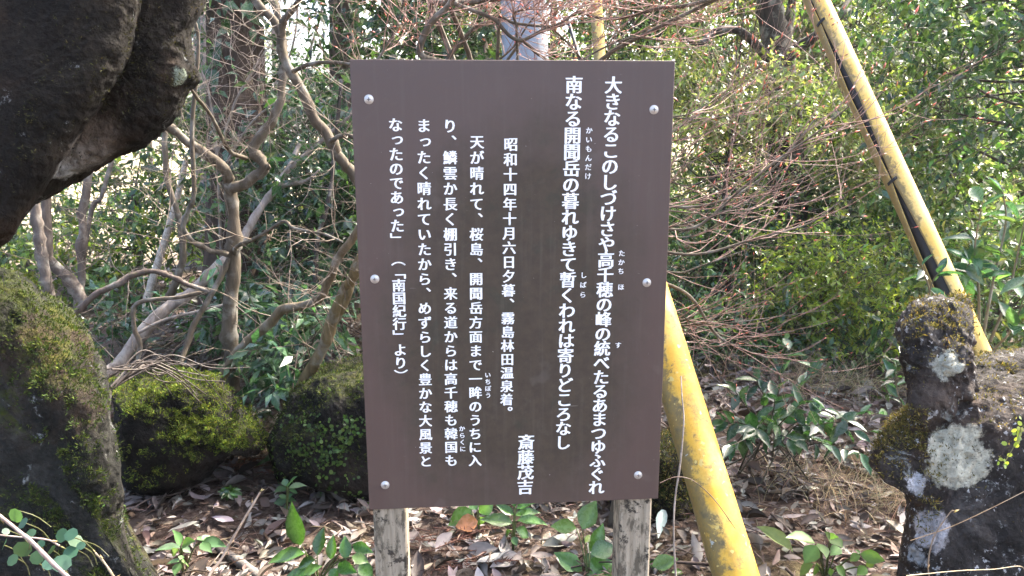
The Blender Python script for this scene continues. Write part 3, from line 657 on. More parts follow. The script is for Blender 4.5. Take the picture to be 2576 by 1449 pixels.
evergreen('bright yellow-green bush low behind the bare twigs', 2085, 4.9, .02, [(2080, 690, 125, 95, .35), (2120, 780, 110, 60, .3), (2020, 750, 90, 70, .3)], YG, .05, 600, mat='leaf_far', name='evergreen_shrub', cat='shrub', asp=.36)
evergreen('dark leafy bush right of the yellow-green bush', 2260, 5.6, .03, [(2230, 640, 130, 110, .4), (2290, 770, 130, 100, .4), (2420, 760, 120, 120, .4)], DG+BG, .06, 620, name='evergreen_shrub', cat='shrub')
evergreen('low leafy undergrowth bush right of the thick yellow pipe', 1790, 5.0, .02, [(1790, 830, 120, 60, .35), (1900, 830, 120, 60, .35), (1980, 850, 100, 50, .3), (1720, 800, 70, 80, .3)], BG+MG, .06, 420, name='evergreen_shrub', cat='shrub')
evergreen('pale twiggy bush behind the lichen rock at the right edge', 2560, 4.0, .02, [(2540, 720, 130, 130, .4), (2580, 850, 120, 80, .3), (2420, 690, 60, 90, .3)], MG+SUN, .06, 330, name='evergreen_shrub', cat='shrub')
evergreen('dark evergreen tree seen above the sign behind the bare branches', 1080, 5.6, .05, [(1030, 40, 150, 90, .5), (1150, 90, 110, 80, .4), (960, 120, 90, 70, .4), (1060, -160, 260, 140, .6), (1230, -20, 80, 70, .4, .6)], DG, .098, 430)
evergreen('evergreen tree behind the upright yellow guard', 1620, 6.6, .05, [(1600, 70, 150, 90, .6), (1500, 110, 110, 60, .5), (1690, 20, 120, 90, .5), (1580, -170, 280, 150, .7)], DG+MG, .066, 820)
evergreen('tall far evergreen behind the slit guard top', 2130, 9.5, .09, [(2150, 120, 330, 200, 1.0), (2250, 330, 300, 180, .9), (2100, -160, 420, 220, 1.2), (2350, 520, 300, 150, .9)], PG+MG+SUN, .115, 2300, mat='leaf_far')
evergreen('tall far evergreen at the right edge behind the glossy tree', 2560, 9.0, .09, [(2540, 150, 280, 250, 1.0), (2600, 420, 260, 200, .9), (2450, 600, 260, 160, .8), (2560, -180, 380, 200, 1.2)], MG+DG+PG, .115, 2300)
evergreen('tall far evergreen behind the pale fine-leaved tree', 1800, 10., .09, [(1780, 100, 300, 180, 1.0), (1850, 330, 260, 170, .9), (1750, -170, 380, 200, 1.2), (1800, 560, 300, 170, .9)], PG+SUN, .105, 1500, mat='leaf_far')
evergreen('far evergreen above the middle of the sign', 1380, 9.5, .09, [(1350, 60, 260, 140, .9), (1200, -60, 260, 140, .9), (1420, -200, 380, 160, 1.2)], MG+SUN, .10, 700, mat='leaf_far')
# left side
evergreen('leafy dark shrub between the forked tree and the sign', 760, 5.0, .03, [(790, 480, 80, 120, .5), (850, 560, 70, 170, .4), (820, 330, 70, 90, .4, .6)], DG+BG, .095, 360, name='evergreen_shrub', cat='shrub')
evergreen('dark ivy-like shrub at the right flank of the ivy cedar', 720, 5.3, .02, [(735, 590, 70, 110, .3), (760, 700, 70, 70, .3), (690, 480, 60, 60, .3)], DG, .09, 190, name='evergreen_shrub', cat='shrub')
evergreen('fine-leaved dark evergreen behind the forked tree at mid height', 700, 7.0, .05, [(640, 290, 170, 80, .6), (760, 260, 130, 90, .6), (540, 320, 110, 80, .5), (820, 240, 80, 70, .5)], DG+BG+MG[:1], .066, 760)
evergreen('sunlit glossy shrub under the overhanging boulder', 330, 6.6, .03, [(330, 470, 130, 110, .6), (230, 560, 120, 90, .6), (420, 560, 90, 100, .5), (120, 600, 90, 80, .5)], MG+YG[:1]+BG, .085, 420, mat='leaf_far', name='evergreen_shrub', cat='shrub')
evergreen('bright yellow-green bamboo-like bush left of the sign edge', 810, 7.2, .02, [(830, 500, 70, 90, .4), (790, 440, 60, 50, .3)], YG, .10, 120, mat='leaf_far', name='evergreen_shrub', cat='shrub', asp=.2)
evergreen('low sunlit shrub at the left edge above the mossy boulder', 60, 5.8, .02, [(60, 640, 130, 60, .4), (160, 690, 90, 50, .4), (-40, 620, 90, 70, .4)], MG+YG, .08, 200, mat='leaf_far', name='evergreen_shrub', cat='shrub')
for lb, px, py, d, rx, ry, n, pal in (('low broad-leaved clump beside the ivy cedar foot', 700, 750, 4.4, 60, 45, 34, BG), ('broad-leaved undergrowth left of the sign edge', 830, 790, 4.2, 80, 60, 60, BG), ('glinting broad-leaved clump behind the mossy rock', 690, 850, 3.9, 100, 50, 60, BG),
    ('low broad leaves between the fallen trunk and the forked tree', 490, 850, 4.4, 90, 50, 60, BG+DG), ('sunlit low leaves under the pale bamboo pole', 300, 740, 6.0, 120, 45, 75, MG+YG[:1]), ('sunlit low leaves behind the fallen trunk', 480, 690, 6.6, 90, 50, 70, MG+YG),
    ('bluish low leaves left of the fern clad rock', 740, 930, 3.8, 70, 40, 32, BG), ('dark low leaves beside the left foot of the fallen trunk', 260, 850, 4.6, 70, 45, 40, BG+DG), ('low tangled leafy growth on the slope beside the sign edge', 1745, 850, 4.8, 80, 34, 36, BG+MG), ('low tangled leafy growth in the middle of the slope', 1880, 850, 5.0, 90, 28, 34, MG+BG),
    ('low tangled leafy growth above the glossy bush', 2060, 850, 4.9, 90, 30, 36, BG+MG), ('low tangled leafy growth left of the lichen rock knob', 2215, 890, 4.6, 50, 60, 40, MG+BG), ('low tangled leafy growth on the slope below the yellow-green bush', 2150, 890, 4.6, 60, 25, 16, BG)):
    evergreen(lb, px, d, .008, [(px, py, rx, ry, .3)], pal, .10, n, name='leafy_clump', cat='undergrowth', asp=.36, per=7, sig=.08)
# fine far wood, closing the view behind everything
mb = MB(); tb = MB()
for k in range(100):
    x, y = (rng.uniform(-14, 17), rng.uniform(12, 26)) if k < 62 else (rng.uniform(-.5, 17), rng.uniform(13, 22))
    if -9.0 < x < -1.2+.02*y and rng.uniform() < .72: continue
    h = rng.uniform(2.5, 7) if k < 62 else rng.uniform(5.5, 9.5); z = gh(x, y)
    shoots(mb, 130, (x, y, z+h*.5), (1.6, 1.3, h*.55), [MG, SUN, PG+MG, SUN+YG][k % 4], leaf=.15, per=7, clumps=22, sl=.4, sig=.3, shell=.2)
    tube(tb, [(x, y, z), (x+.2, y, z+h)], [.09, .04], 6, DARKB)
o = tag(obj('far_wood', mb, M['leaf_far']), 'far sunlit evergreen wood closing the view behind the clearing', 'wood', kind='stuff')
o2 = obj('far_trunks', tb, M['bark'], o); o2['kind'] = 'stuff'

# ------------------------------------------------------------------ bare trees at the left
LT = 'bare trees left of the sign'
def bare(name, label, cat, base, limbs, col=BK, group=LT, twn=0, twL=.35, twr=.0035, lev=2, up=.05, budsz=0, tcol=None, main='trunk', mat='bark', flat=1., kids=(2, 3), bias=None):
    """limbs: (pixel polyline, depth0, depth1, width0, width1); twigs sprout along every limb"""
    t = thing(name, label, cat, base, group); mb = MB(); tw = MB(); tips = []
    for k, l in enumerate(limbs):
        m_ = MB(); pts, rad = branch(m_, *l[:5], col=col); obj(main if k == 0 else 'branch', m_, M[mat], t)
        for _ in range(int(twn*(l[5] if len(l) > 5 else 1))):
            i = rng.integers(2, len(pts)); d = nrm(pts[i]-pts[i-1]); q = nrm(d*.5+rng.normal(size=3)*.8*A((1, 1, flat))+(bias if bias is not None else 0))
            sprig(tw, pts[i], q, twL*rng.uniform(.4, 1.2), min(rad[i]*.5, twr*.62), lev, tips, up, col=tcol or col, kids=kids, flat=flat)
    if tw.v: obj('twigs', tw, M['twig'], t)
    if budsz and tips: mb = MB(); buds(mb, tips, budsz, (.33, .10, .06)); obj('buds', mb, M['bud'], t)
    return t
D0 = 2.9
bare('forked_tree', 'smooth grey-brown forked bare tree standing behind the mossy rock', 'tree', on_ground(590, 965), [
    ([(588, 985), (583, 900), (580, 800), (587, 660), (588, 590), (580, 490), (577, 462)], 3.75, 3.5, 42, 30),
    ([(577, 470), (563, 425), (497, 375), (441, 332), (400, 308), (350, 280)], 3.5, 3.3, 27, 18),
    ([(577, 475), (612, 464), (652, 438), (664, 418), (642, 388), (648, 356), (682, 310), (699, 272), (712, 205), (718, 160), (712, 90), (700, 50), (680, -40)], 3.5, 3.4, 30, 16),
    ([(652, 438), (668, 424), (679, 416)], 3.5, 3.45, 20, 12, .0),
    ([(573, 641), (527, 629), (487, 608), (461, 573), (474, 530), (487, 500), (487, 431), (482, 330), (494, 203), (499, 101), (487, 46), (480, -30)], 3.55, 3.2, 14, 8),
    ([(578, 650), (545, 715), (494, 806), (470, 870), (455, 910)], 3.6, 3.5, 16, 13, .3),
    ([(590, 640), (598, 618), (649, 598), (710, 558), (740, 573), (811, 588), (862, 608)], 3.6, 3.0, 12, 5),
    ([(619, 398), (583, 385), (563, 355), (532, 294), (502, 253), (471, 213)], 3.5, 3.0, 12, 7)], twn=5, twL=.42, tcol=PALE)
bare('curving_tree', 'smooth bare tree whose stem curves down behind the top left of the sign', 'tree', on_ground(1010, 1000), [
    ([(1010, 1000), (960, 560), (894, 446), (867, 416), (842, 375), (821, 335), (783, 289), (758, 228), (730, 177), (710, 127), (705, 85), (684, 51), (644, 0), (610, -50)], 3.3, 3.1, 30, 20),
    ([(708, 90), (712, 55), (738, 20), (765, -20)], 3.1, 3.0, 17, 12), ([(738, 180), (776, 162), (811, 157), (880, 162), (960, 190)], 3.1, 2.8, 12, 8), ([(832, 355), (857, 342), (894, 347), (960, 380)], 3.2, 3.0, 13, 9)], twn=9, twL=.4, tcol=PALE)
bare('slender_tree', 'slender wavy bare stem right of the pale bamboo pole', 'tree', ground_at(360, 4.4), [
    ([(352, 860), (420, 750), (431, 735), (456, 669), (459, 598), (446, 532), (423, 466), (418, 406), (416, 330), (440, 240), (470, 150)], 4.4, 4.2, 19, 11)], twn=12, twL=.5, tcol=PALE)
for lb, pl, d, w0, w1 in (('slender bare trunk rising from the left edge of the gap', [(150, 830), (122, 735), (114, 684), (101, 608), (89, 532), (80, 430)], 4.2, 30, 24), ('second slender bare trunk beside the leftmost one', [(210, 760), (167, 695), (127, 659), (119, 608), (119, 502), (125, 400)], 4.3, 30, 22),
    ('straight slender bare trunk right of the two leftmost trunks', [(188, 830), (200, 740), (208, 634), (210, 532), (223, 441), (235, 350)], 4.5, 22, 18), ('thin leaning bare stem under the boulder tip', [(190, 790), (228, 540), (254, 497), (275, 430), (300, 340)], 5.0, 12, 9)):
    bare('slender_tree', lb, 'tree', ground_at(pl[0][0], d), [(pl, d, d-.1, w0, w1)], col=(.16, .13, .11), twn=9, twL=.55, tcol=PALE)
bare('low_branching_tree', 'low bare tree sending thick limbs up behind the left edge of the sign', 'tree', on_ground(600, 985), [
    ([(556, 955), (608, 878), (670, 821), (721, 775), (773, 765), (809, 749), (826, 703), (850, 650), (895, 590), (950, 500)], 3.55, 3.1, 25, 20)], col=(.19, .145, .09), twn=14, twL=.4, tcol=PALE)
bare('low_branching_tree', 'straight mossy limb rising right of the low bare limb to the sign edge', 'tree', on_ground(765, 975), [
    ([(755, 985), (803, 893), (834, 821), (865, 734), (886, 700), (930, 600)], 3.4, 3.1, 32, 24), ([(820, 850), (870, 760), (905, 640)], 3.35, 3.1, 16, 14, .4)], col=(.21, .155, .075), twn=14, twL=.35, tcol=PALE)
bare('fallen_tree', 'leaning fallen cherry trunk with ringed bark crossing behind the forked tree', 'fallen tree', on_ground(275, 945), [
    ([(262, 950), (300, 910), (367, 832), (422, 775), (480, 735), (540, 680), (590, 630), (622, 585), (652, 530), (690, 480), (715, 440), (742, 390), (757, 355)], 3.9, 4.5, 34, 12),
    ([(705, 470), (770, 455), (803, 428)], 4.4, 4.3, 11, 6), ([(720, 432), (800, 362), (870, 300), (905, 262)], 4.4, 4.3, 12, 7), ([(590, 760), (515, 780), (412, 806), (340, 842)], 4.0, 3.9, 7, 9, .5)], col=(.30, .255, .22), twn=5, twL=.3, mat='bark')
bare('dead_branch', 'dark crooked dead branch arching over the mossy boulder top', 'branch', on_ground(200, 930), [
    ([(120, 860), (180, 795), (250, 735), (300, 712), (340, 690), (385, 682), (431, 695), (471, 715), (527, 735)], 3.4, 3.6, 17, 11)], col=(.13, .10, .085), twn=6, twL=.3)
bare('dead_branch', 'brown branch bending down sharply beside the bamboo pole', 'branch', on_ground(345, 930), [
    ([(545, 728), (515, 736), (438, 749), (360, 757), (338, 775), (337, 821), (352, 870), (345, 930)], 3.6, 3.7, 9, 12)], col=(.19, .15, .11), twn=5, twL=.3)
bare('hanging_vine', 'dark vine stem hanging between the ivy cedar and the sign edge', 'vine', ground_at(792, 4.2), [
    ([(786, 790), (791, 710), (801, 593), (821, 532), (836, 446), (845, 350), (860, 200)], 4.2, 4.3, 13, 9)], col=(.05, .04, .033), twn=5, twL=.4)
b = on_ground(345, 850); t = thing('bamboo_pole', 'pale dry bamboo pole leaning behind the curving stem', 'bamboo pole', b); mb = MB()
pp = A([(345, 850), (375, 735), (410, 620), (440, 520), (468, 405)]); pts = smooth_path(A([P(x, y, d) for (x, y), d in zip(pp, (5.4, 5.5, 5.6, 5.65, 5.7))]), 60); r = np.linspace(.032, .020, 60); r[::9] *= 1.12
tube(mb, pts, r, 14, (.48, .42, .34)); obj('culm', mb, M['twig'], t)
bare('bare_tree', 'far tree of fine pale bare twigs between the two cedars at the top left', 'tree', ground_at(700, 7.5), [([(705, 560), (700, 300), (690, 120), (700, -60)], 7.5, 7.4, 16, 9), ([(700, 330), (760, 180), (800, 60), (830, -60)], 7.5, 7.2, 9, 5), ([(698, 280), (640, 170), (560, 90), (500, 20)], 7.5, 7.2, 9, 5), ([(698, 220), (740, 100), (750, -20)], 7.5, 7.3, 7, 4)], col=(.36, .29, .25), twn=22, twL=.75, twr=.006, lev=2, tcol=(.46, .36, .32))
bare('bare_tree', 'tangled fine twigs of a small bare tree under the curving stem', 'tree', ground_at(560, 5.0), [([(560, 700), (550, 480), (540, 330), (520, 200)], 5.0, 4.8, 9, 5), ([(552, 440), (640, 300), (760, 220)], 5.0, 4.7, 6, 4), ([(548, 380), (600, 240), (680, 110)], 4.9, 4.7, 6, 4)], col=(.28, .23, .19), twn=14, twL=.55, twr=.0035, lev=2, tcol=(.40, .31, .26))
# pile of dead sticks on the mossy rock
for k in range(16):
    x0 = rng.uniform(255, 330); y0 = rng.uniform(925, 990); x1 = x0+rng.uniform(120, 330); y1 = 985+rng.uniform(-75, 0)-(x1-400)*.04; d = rng.uniform(2.75, 3.0)
    mb = MB(); pts, rad = branch(mb, [(x0, y0), ((x0*2+x1)/3, (y0+y1)/2-rng.uniform(15, 50)), ((x0+2*x1)/3, (y0+y1)/2-rng.uniform(0, 45)), (x1, y1+rng.uniform(-10, 60))], d, d+.25, rng.uniform(4, 8), 2, 5, (.10, .08, .07))
    tag(obj('dead_stick', mb, M['twig'], loc=pts[0]), 'thin dead stick lying among others on the green mossy rock', 'stick', 'dead sticks on the mossy rock')

# ------------------------------------------------------------------ bare shrub with red buds, behind the sign
def gb(px, d): return ground_at(px, d)
def twig_shrub(label, base, origin, fans, lev=2, col=BK, tcol=(.36, .22, .18), budsz=.016, twn=9, twL=.4):
    t = thing('budding_shrub', label, 'shrub', base, 'bare shrubs with red buds'); st = MB(); tw = MB(); tips = []
    tube(st, smooth_path([base, (base+origin)/2+A((.05, 0, .05)), origin], 10), np.linspace(.022, .014, 10), 8, col, .04)
    for pl, d0, d1, w0, w1 in fans:
        tmp = MB(); pts, rad = branch(tmp, pl, d0, d1, w0, w1, 6, col); st.v += tmp.v; st.c += tmp.c; st.f += [f+st.n for f in ([] if False else [])]
        n0 = st.n
        for v, f in zip(tmp.v, tmp.f): pass
        off_ = st.n; k = 0
        for f in tmp.f: st.f.append(f+off_)
        st.n += tmp.n
        tube(st, smooth_path([origin, (origin+pts[0])/2+rng.normal(size=3)*.04, pts[0]], 6), np.linspace(max(rad[0], .005)*1.2, rad[0], 6), 5, col, .03)
        for _ in range(twn):
            i = rng.integers(2, len(pts)); d = nrm(pts[i]-pts[i-1]); q = nrm(d*.9+rng.normal(size=3)*.6*A((1, 1, .55)))
            sprig(tw, pts[i], q, twL*rng.uniform(.4, 1.1), min(rad[i]*.7, .0017), lev, tips, .10, .62, (2, 4), tcol, wig=.16, flat=.6)
    obj('stems', st, M['bark'], t); obj('twigs', tw, M['twig'], t)
    mb = MB(); buds(mb, tips, budsz, (.42, .10, .06)); obj('buds', mb, M['bud'], t); return t
fans = []
for k in range(11):
    y0 = rng.uniform(200, 580); x1 = rng.uniform(1840, 2120); y1 = y0-rng.uniform(-10, 150); d = rng.uniform(2.0, 2.9); s_ = rng.uniform(5, 70)
    fans.append(([(1560, y0+20), (1660, y0+s_*.6), (1560+(x1-1560)*.55, (y0+y1)/2+s_), (x1, y1)], d+.2, d+rng.uniform(-.3, .2), rng.uniform(4, 7), 1.6))
fans += [([(1600, 560), (1740, 575), (1860, 480), (1960, 400), (2060, 330), (2135, 268)], 2.2, 2.1, 9, 4), ([(1600, 470), (1700, 520), (1830, 500), (1950, 420), (2050, 300)], 2.3, 2.2, 9, 4), ([(1600, 620), (1750, 640), (1900, 600), (2040, 560), (2130, 490)], 2.5, 2.4, 9, 3)]
b = gb(1560, 2.6); twig_shrub('bare twiggy shrub with red buds fanning out right of the sign', b, P(1560, 700, 2.5), fans, twn=6, lev=1)
fans = []
for k in range(9):
    y0 = rng.uniform(640, 860); x1 = rng.uniform(1820, 2080); d = rng.uniform(2.7, 3.3)
    fans.append(([(1600, y0), (1700, y0+rng.uniform(-30, 50)), (1780, y0+rng.uniform(-40, 60)), (x1, y0+rng.uniform(-130, 110))], d, d-.1, rng.uniform(4, 8), 2))
fans.append(([(1640, 700), (1735, 745), (1800, 840), (1870, 880), (1930, 900)], 2.8, 2.8, 11, 5))
b = gb(1590, 3.1); twig_shrub('lower bare twiggy shrub spreading over the leaf litter beside the pipe', b, P(1600, 900, 3.05), fans, twn=4, lev=1)
fans = [([(1126, 160), (1060, 140), (1067, 87), (1095, 45), (1126, 17), (1150, -20)], 2.3, 2.2, 20, 15), ([(1115, 200), (1126, 149), (1164, 101), (1195, 69), (1223, 56)], 2.4, 2.4, 15, 8), ([(1120, -10), (1157, 14), (1213, 35), (1247, 52), (1282, 90), (1313, 101), (1352, 83), (1379, 69), (1421, 63)], 2.3, 2.3, 13, 8),
        ([(1820, -10), (1725, 14), (1657, 21), (1595, 38), (1543, 47), (1490, 42), (1456, 31), (1428, 49)], 2.2, 2.4, 11, 6), ([(1257, 38), (1285, 55), (1323, 62), (1385, 66), (1420, 52), (1441, 35)], 2.3, 2.3, 9, 6), ([(1299, 62), (1292, 35), (1316, 24), (1344, 20)], 2.3, 2.25, 7, 5), ([(1313, 101), (1351, 135), (1372, 149), (1400, 190)], 2.35, 2.4, 8, 5),
        ([(1080, 5), (1150, 8), (1240, -2), (1300, -12)], 2.35, 2.3, 16, 12), ([(1230, 170), (1290, 120), (1330, 60), (1390, -10)], 2.4, 2.4, 6, 4), ([(1420, 190), (1500, 130), (1590, 95), (1660, 100)], 2.3, 2.3, 6, 3), ([(1500, 190), (1560, 110), (1640, 70), (1700, 60)], 2.4, 2.3, 6, 3), ([(900, 200), (950, 150), (1000, 60), (1020, -20)], 2.6, 2.5, 7, 4), ([(1480, 170), (1430, 110), (1360, 40), (1330, -30)], 2.4, 2.4, 7, 4)]
b = gb(1250, 2.7); twig_shrub('thick crooked bare shrub with red buds rising above the top edge of the sign', b, P(1240, 420, 2.6), fans, twn=11, twL=.34)

# ------------------------------------------------------------------ forest floor
LIT = [(.25, .20, .17), (.40, .34, .30), (.20, .145, .12), (.28, .22, .19), (.13, .085, .065), (.36, .305, .27), (.09, .06, .045), (.23, .155, .11), (.30, .235, .21), (.16, .085, .055)]
def litter(n, x0, x1, y0, y1, L0, T, dense=None):
    mb = MB(); x = rng.uniform(x0, x1, n); y = rng.uniform(y0, y1, n)
    a = rng.uniform(0, 2*math.pi, n); L = L0*np.clip(np.exp(rng.normal(size=n)*.42)*.85, .25, 1.75); tilt = rng.normal(size=n)*.22
    d = np.c_[np.cos(a), np.sin(a), tilt]; up = nrm(np.c_[rng.normal(size=(n, 2))*.42, np.ones(n)])
    z = gh(x, y)+.004+rng.uniform(0, 1, n)**2*.035
    leaves(mb, np.c_[x, y, z], d, up, L, L*rng.uniform(.26, .5, n), (lambda q: (q*.7+q.mean(1, keepdims=True)*.3)*.68)(pick(LIT, n, .3)), T, droop=rng.normal(size=n)*.16, curl=rng.normal(size=n)*.28, rib=.25)
    return mb
mb = litter(15000, -2.1, 2.9, .35, 4.2, .066, T_HI); m2 = litter(12000, -4.5, 5.5, 4.0, 8.5, .075, T_MID)
for v, c, f in zip(m2.v, m2.c, m2.f): mb.add(v, f-f.min(), c)
n = 22000; x = rng.uniform(-2, 2.9, n); y = rng.uniform(.3, 4.5, n); a = rng.uniform(0, 6.28, n); L = rng.uniform(.02, .09, n)   # needles and crumbs
leaves(mb, np.c_[x, y, gh(x, y)+rng.uniform(.004, .04, n)], np.c_[np.cos(a), np.sin(a), rng.normal(size=n)*.25], np.tile((0, 0, 1.), (n, 1)), L, rng.uniform(.002, .005, n), pick([(.13, .08, .06), (.09, .06, .048), (.18, .12, .09)], n, .3))
tag(obj('leaf_litter', mb, M['dead_leaf']), 'curled brown and greyish fallen leaves covering the forest floor', 'fallen leaves', kind='stuff')
STK = [(.13, .095, .08), (.22, .17, .145), (.08, .055, .045)]
for k in range(120):
    far = k >= 80
    x, y = (rng.uniform(-1.6, 2.3), rng.uniform(.5, 3.0)) if not far else (rng.uniform(.4, 3.6), rng.uniform(2.6, 5.2)); a = rng.uniform(0, 6.28); L = rng.uniform(.15, .55); n = 5
    u = np.linspace(0, L, n); px_ = x+np.cos(a)*u+rng.normal(size=n)*.015; py_ = y+np.sin(a)*u+rng.normal(size=n)*.015
    mb = MB(); r = rng.uniform(.0025, .006); tube(mb, smooth_path(np.c_[px_, py_, gh(px_, py_)+.02+rng.uniform(0, .03, n)], 12), np.linspace(r, r*.5, 12), 6, STK[k % 3], .08)
    tag(obj('fallen_stick', mb, M['twig'], loc=(x, y, gh(x, y))), 'thin bare stick lying loose on the leaf litter', 'stick', 'sticks on the leaf litter')
q = on_ground(577, 1408); mb = MB(); pl = [(505, 1362), (545, 1386), (590, 1412), (645, 1455), (700, 1500)]; g = A([on_ground(x, y) for x, y in pl]); g[:, 2] += .012
tube(mb, smooth_path(g, 24), np.linspace(.012, .02, 24), 12, (.12, .10, .09), .05); tag(obj('dead_log', mb, M['bark'], loc=q), 'dark dead branch piece lying at the bottom left of the clearing', 'dead wood')
def one_leaf(name, label, b, tp, w, col, lift=.02, mat='dead_leaf', cat='fallen leaf', curl=.3, dz=.03):
    p0, p1 = on_ground(*b), on_ground(*tp); p0[2] += lift; p1[2] += lift+dz; L = np.linalg.norm(p1-p0); mb = MB()
    up = nrm(A((-.1, -.5, 1.))); leaves(mb, [p0], [p1-p0], [up], L, w*(p0-CAMn)@FWn/FPX*1.3, col, T_HI, droop=-.05, curl=curl, rib=.3); tag(obj(name, mb, M[mat], loc=p0), label, cat)
one_leaf('fallen_leaf', 'large curled grey-green leaf lying in front of the green mossy rock', (422, 1262), (540, 1212), 28, (.19, .24, .18), .03)
one_leaf('fallen_leaf', 'big yellow-green leaf lying right of the foot of the yellow pipe', (1994, 1410), (1899, 1368), 30, (.22, .27, .09), .03)
one_leaf('fallen_leaf', 'single orange-brown leaf lying left of the sign bottom corner', (878, 1255), (920, 1215), 32, (.28, .13, .05), .03)
one_leaf('fallen_leaf', 'pale bluish leaf beside the right post', (1655, 1375), (1668, 1325), 22, (.30, .36, .36), .03)
for lb, x, y, n in (('reddish dead cedar spray right of the green mossy rock', 670, 1185, 11), ('reddish dead cedar spray lying under the sign', 1130, 1372, 14), ('reddish dead cedar spray beside the orange-brown leaf', 790, 1205, 8), ('reddish dead cedar spray at the bottom under the plant below the sign', 1240, 1420, 9)):
    o0 = on_ground(x, y); mb = MB()
    for k in range(n):
        a = rng.uniform(-.6, .6)+rng.choice([0, 3.1]); L = rng.uniform(.08, .2); p = o0+A((rng.normal()*.05, rng.normal()*.04, rng.uniform(.015, .05))); d = A((math.cos(a), math.sin(a)*.6, rng.normal()*.1))
        pts = p+d*np.linspace(0, L, 6)[:, None]; tube(mb, pts, .0022, 4, (.13, .06, .04)); m_ = 34; u = rng.uniform(0, L, m_)
        leaves(mb, p+nrm(d)*u[:, None], nrm(d+rng.normal(size=(m_, 3))*.55), rng.normal(size=(m_, 3)), .018, .0035, pick([(.17, .07, .04), (.12, .05, .035)], m_))
    tag(obj('cedar_spray', mb, M['dead_leaf'], loc=o0), lb, 'dead spray')

# ------------------------------------------------------------------ small plants traced leaf by leaf
def herb(name, label, cat, root, dep, lv, pal, mat='leaf', T=T_HI, up=(0, -.45, 1.), stem=(.10, .13, .04), droop=.15, group=None):
    """lv: (leaf base px, leaf tip px, width px[, colour]); leaf bases join a stem that rises from the root"""
    base = on_ground(*root) if len(root) == 2 else A(root); t = thing(name, label, cat, base, group); st = MB(); lf = MB()
    for l in lv:
        (bx, by), (tx, ty), w = l[:3]; d = dep+rng.normal()*.03; p0, p1 = P(bx, by, d), P(tx, ty, d+rng.uniform(-.05, .03)); L = np.linalg.norm(p1-p0)*1.05
        leaves(lf, [p0], [p1-p0], [nrm(A(up)+rng.normal(size=3)*.25)], L, min(w*d/FPX*1.35, L*.8), A(l[3]) if len(l) > 3 else pick(pal, 1, .15)[0], T, droop=droop, curl=.12, rib=.5)
        m_ = base+(p0-base)*.55+A((0, 0, .12*np.linalg.norm(p0-base))); tube(st, smooth_path([base, m_, p0], 8), np.linspace(.0028, .0014, 8), 5, stem)
    obj('stems', st, M['twig'], t); obj('foliage', lf, M[mat], t); return t
GL_ = [(.042, .10, .022), (.03, .075, .02), (.065, .13, .03)]
herb('seedling', 'glossy pointed-leaved seedling left of the left post', 'seedling', (800, 1470), 2.42, [((757, 1372), (731, 1275), 36), ((798, 1398), (811, 1329), 25), ((832, 1408), (837, 1349), 20), ((870, 1408), (868, 1350), 24), ((888, 1370), (933, 1388), 22), ((767, 1393), (675, 1408), 36),
    ((793, 1408), (747, 1426), 28), ((762, 1446), (805, 1422), 24), ((904, 1420), (936, 1452), 28), ((850, 1430), (828, 1460), 24), ((885, 1400), (925, 1412), 24), ((850, 1420), (890, 1438), 26), ((780, 1440), (715, 1455), 26)], GL_, up=(0, -.7, .8))
herb('seedling', 'seedling with long toothed leaves growing under the middle of the sign', 'seedling', (1291, 1392), 2.6, [((1290, 1316), (1213, 1303), 27), ((1300, 1310), (1373, 1313), 25), ((1295, 1297), (1357, 1285), 20), ((1292, 1295), (1252, 1270), 18), ((1298, 1280), (1342, 1262), 18), ((1295, 1275), (1290, 1245), 18), ((1297, 1330), (1332, 1350), 24), ((1286, 1335), (1268, 1350), 16), ((1290, 1350), (1300, 1372), 14)], GL_, up=(0, -.5, .9))
herb('seedling', 'pale green seedling with one orange leaf under the sign', 'seedling', (1205, 1360), 2.68, [((1185, 1280), (1133, 1320), 36, (.10, .20, .05)), ((1203, 1312), (1148, 1322), 40, (.36, .15, .06)), ((1205, 1290), (1240, 1265), 30, (.09, .18, .05)), ((1200, 1282), (1180, 1255), 30, (.09, .18, .05)), ((1207, 1300), (1216, 1320), 20, (.10, .2, .04))], GL_, up=(0, -.8, .7))
herb('seedling', 'large shiny-leaved seedling left of the right post', 'seedling', (1480, 1462), 2.45, [((1450, 1329), (1388, 1321), 30, (.09, .16, .03)), ((1465, 1331), (1496, 1262), 40), ((1483, 1388), (1519, 1321), 30), ((1465, 1437), (1398, 1390), 34), ((1486, 1395), (1547, 1372), 38), ((1476, 1446), (1545, 1412), 46), ((1490, 1440), (1540, 1452), 40), ((1470, 1365), (1485, 1345), 12, (.14, .2, .04)), ((1468, 1410), (1500, 1400), 26)], GL_, up=(0, -.7, .8))
herb('seedling', 'light green two-leaved seedling right of the right post', 'seedling', (1668, 1450), 2.4, [((1640, 1424), (1702, 1405), 30), ((1660, 1432), (1632, 1408), 26), ((1690, 1440), (1720, 1438), 14)], [(.09, .17, .04), (.12, .2, .05)], up=(0, -.7, .8))
def c2(x, y): return (x*.515, y*.515+703)
def c6(x, y): return (x*.515+1597.5, y*.515+703)
herb('woodland_herb', 'soft green herb with toothed leaflets at the bottom left of the clearing', 'herb', (462, 1452), 2.5, [(c2(a, b), c2(c, d), w) for a, b, c, d, w in ((885, 1310, 765, 1312, 22), (880, 1300, 855, 1228, 20), (890, 1300, 940, 1275, 22), (892, 1312, 930, 1330, 14), (875, 1318, 830, 1345, 16), (985, 1280, 1095, 1295, 24), (985, 1275, 1030, 1250, 18), (980, 1290, 1030, 1325, 20), (985, 1275, 965, 1255, 14), (875, 1380, 815, 1380, 20), (880, 1385, 850, 1442, 24), (885, 1378, 925, 1395, 20), (880, 1370, 890, 1345, 16))], [(.07, .14, .06), (.10, .18, .07)], mat='leaf_soft')
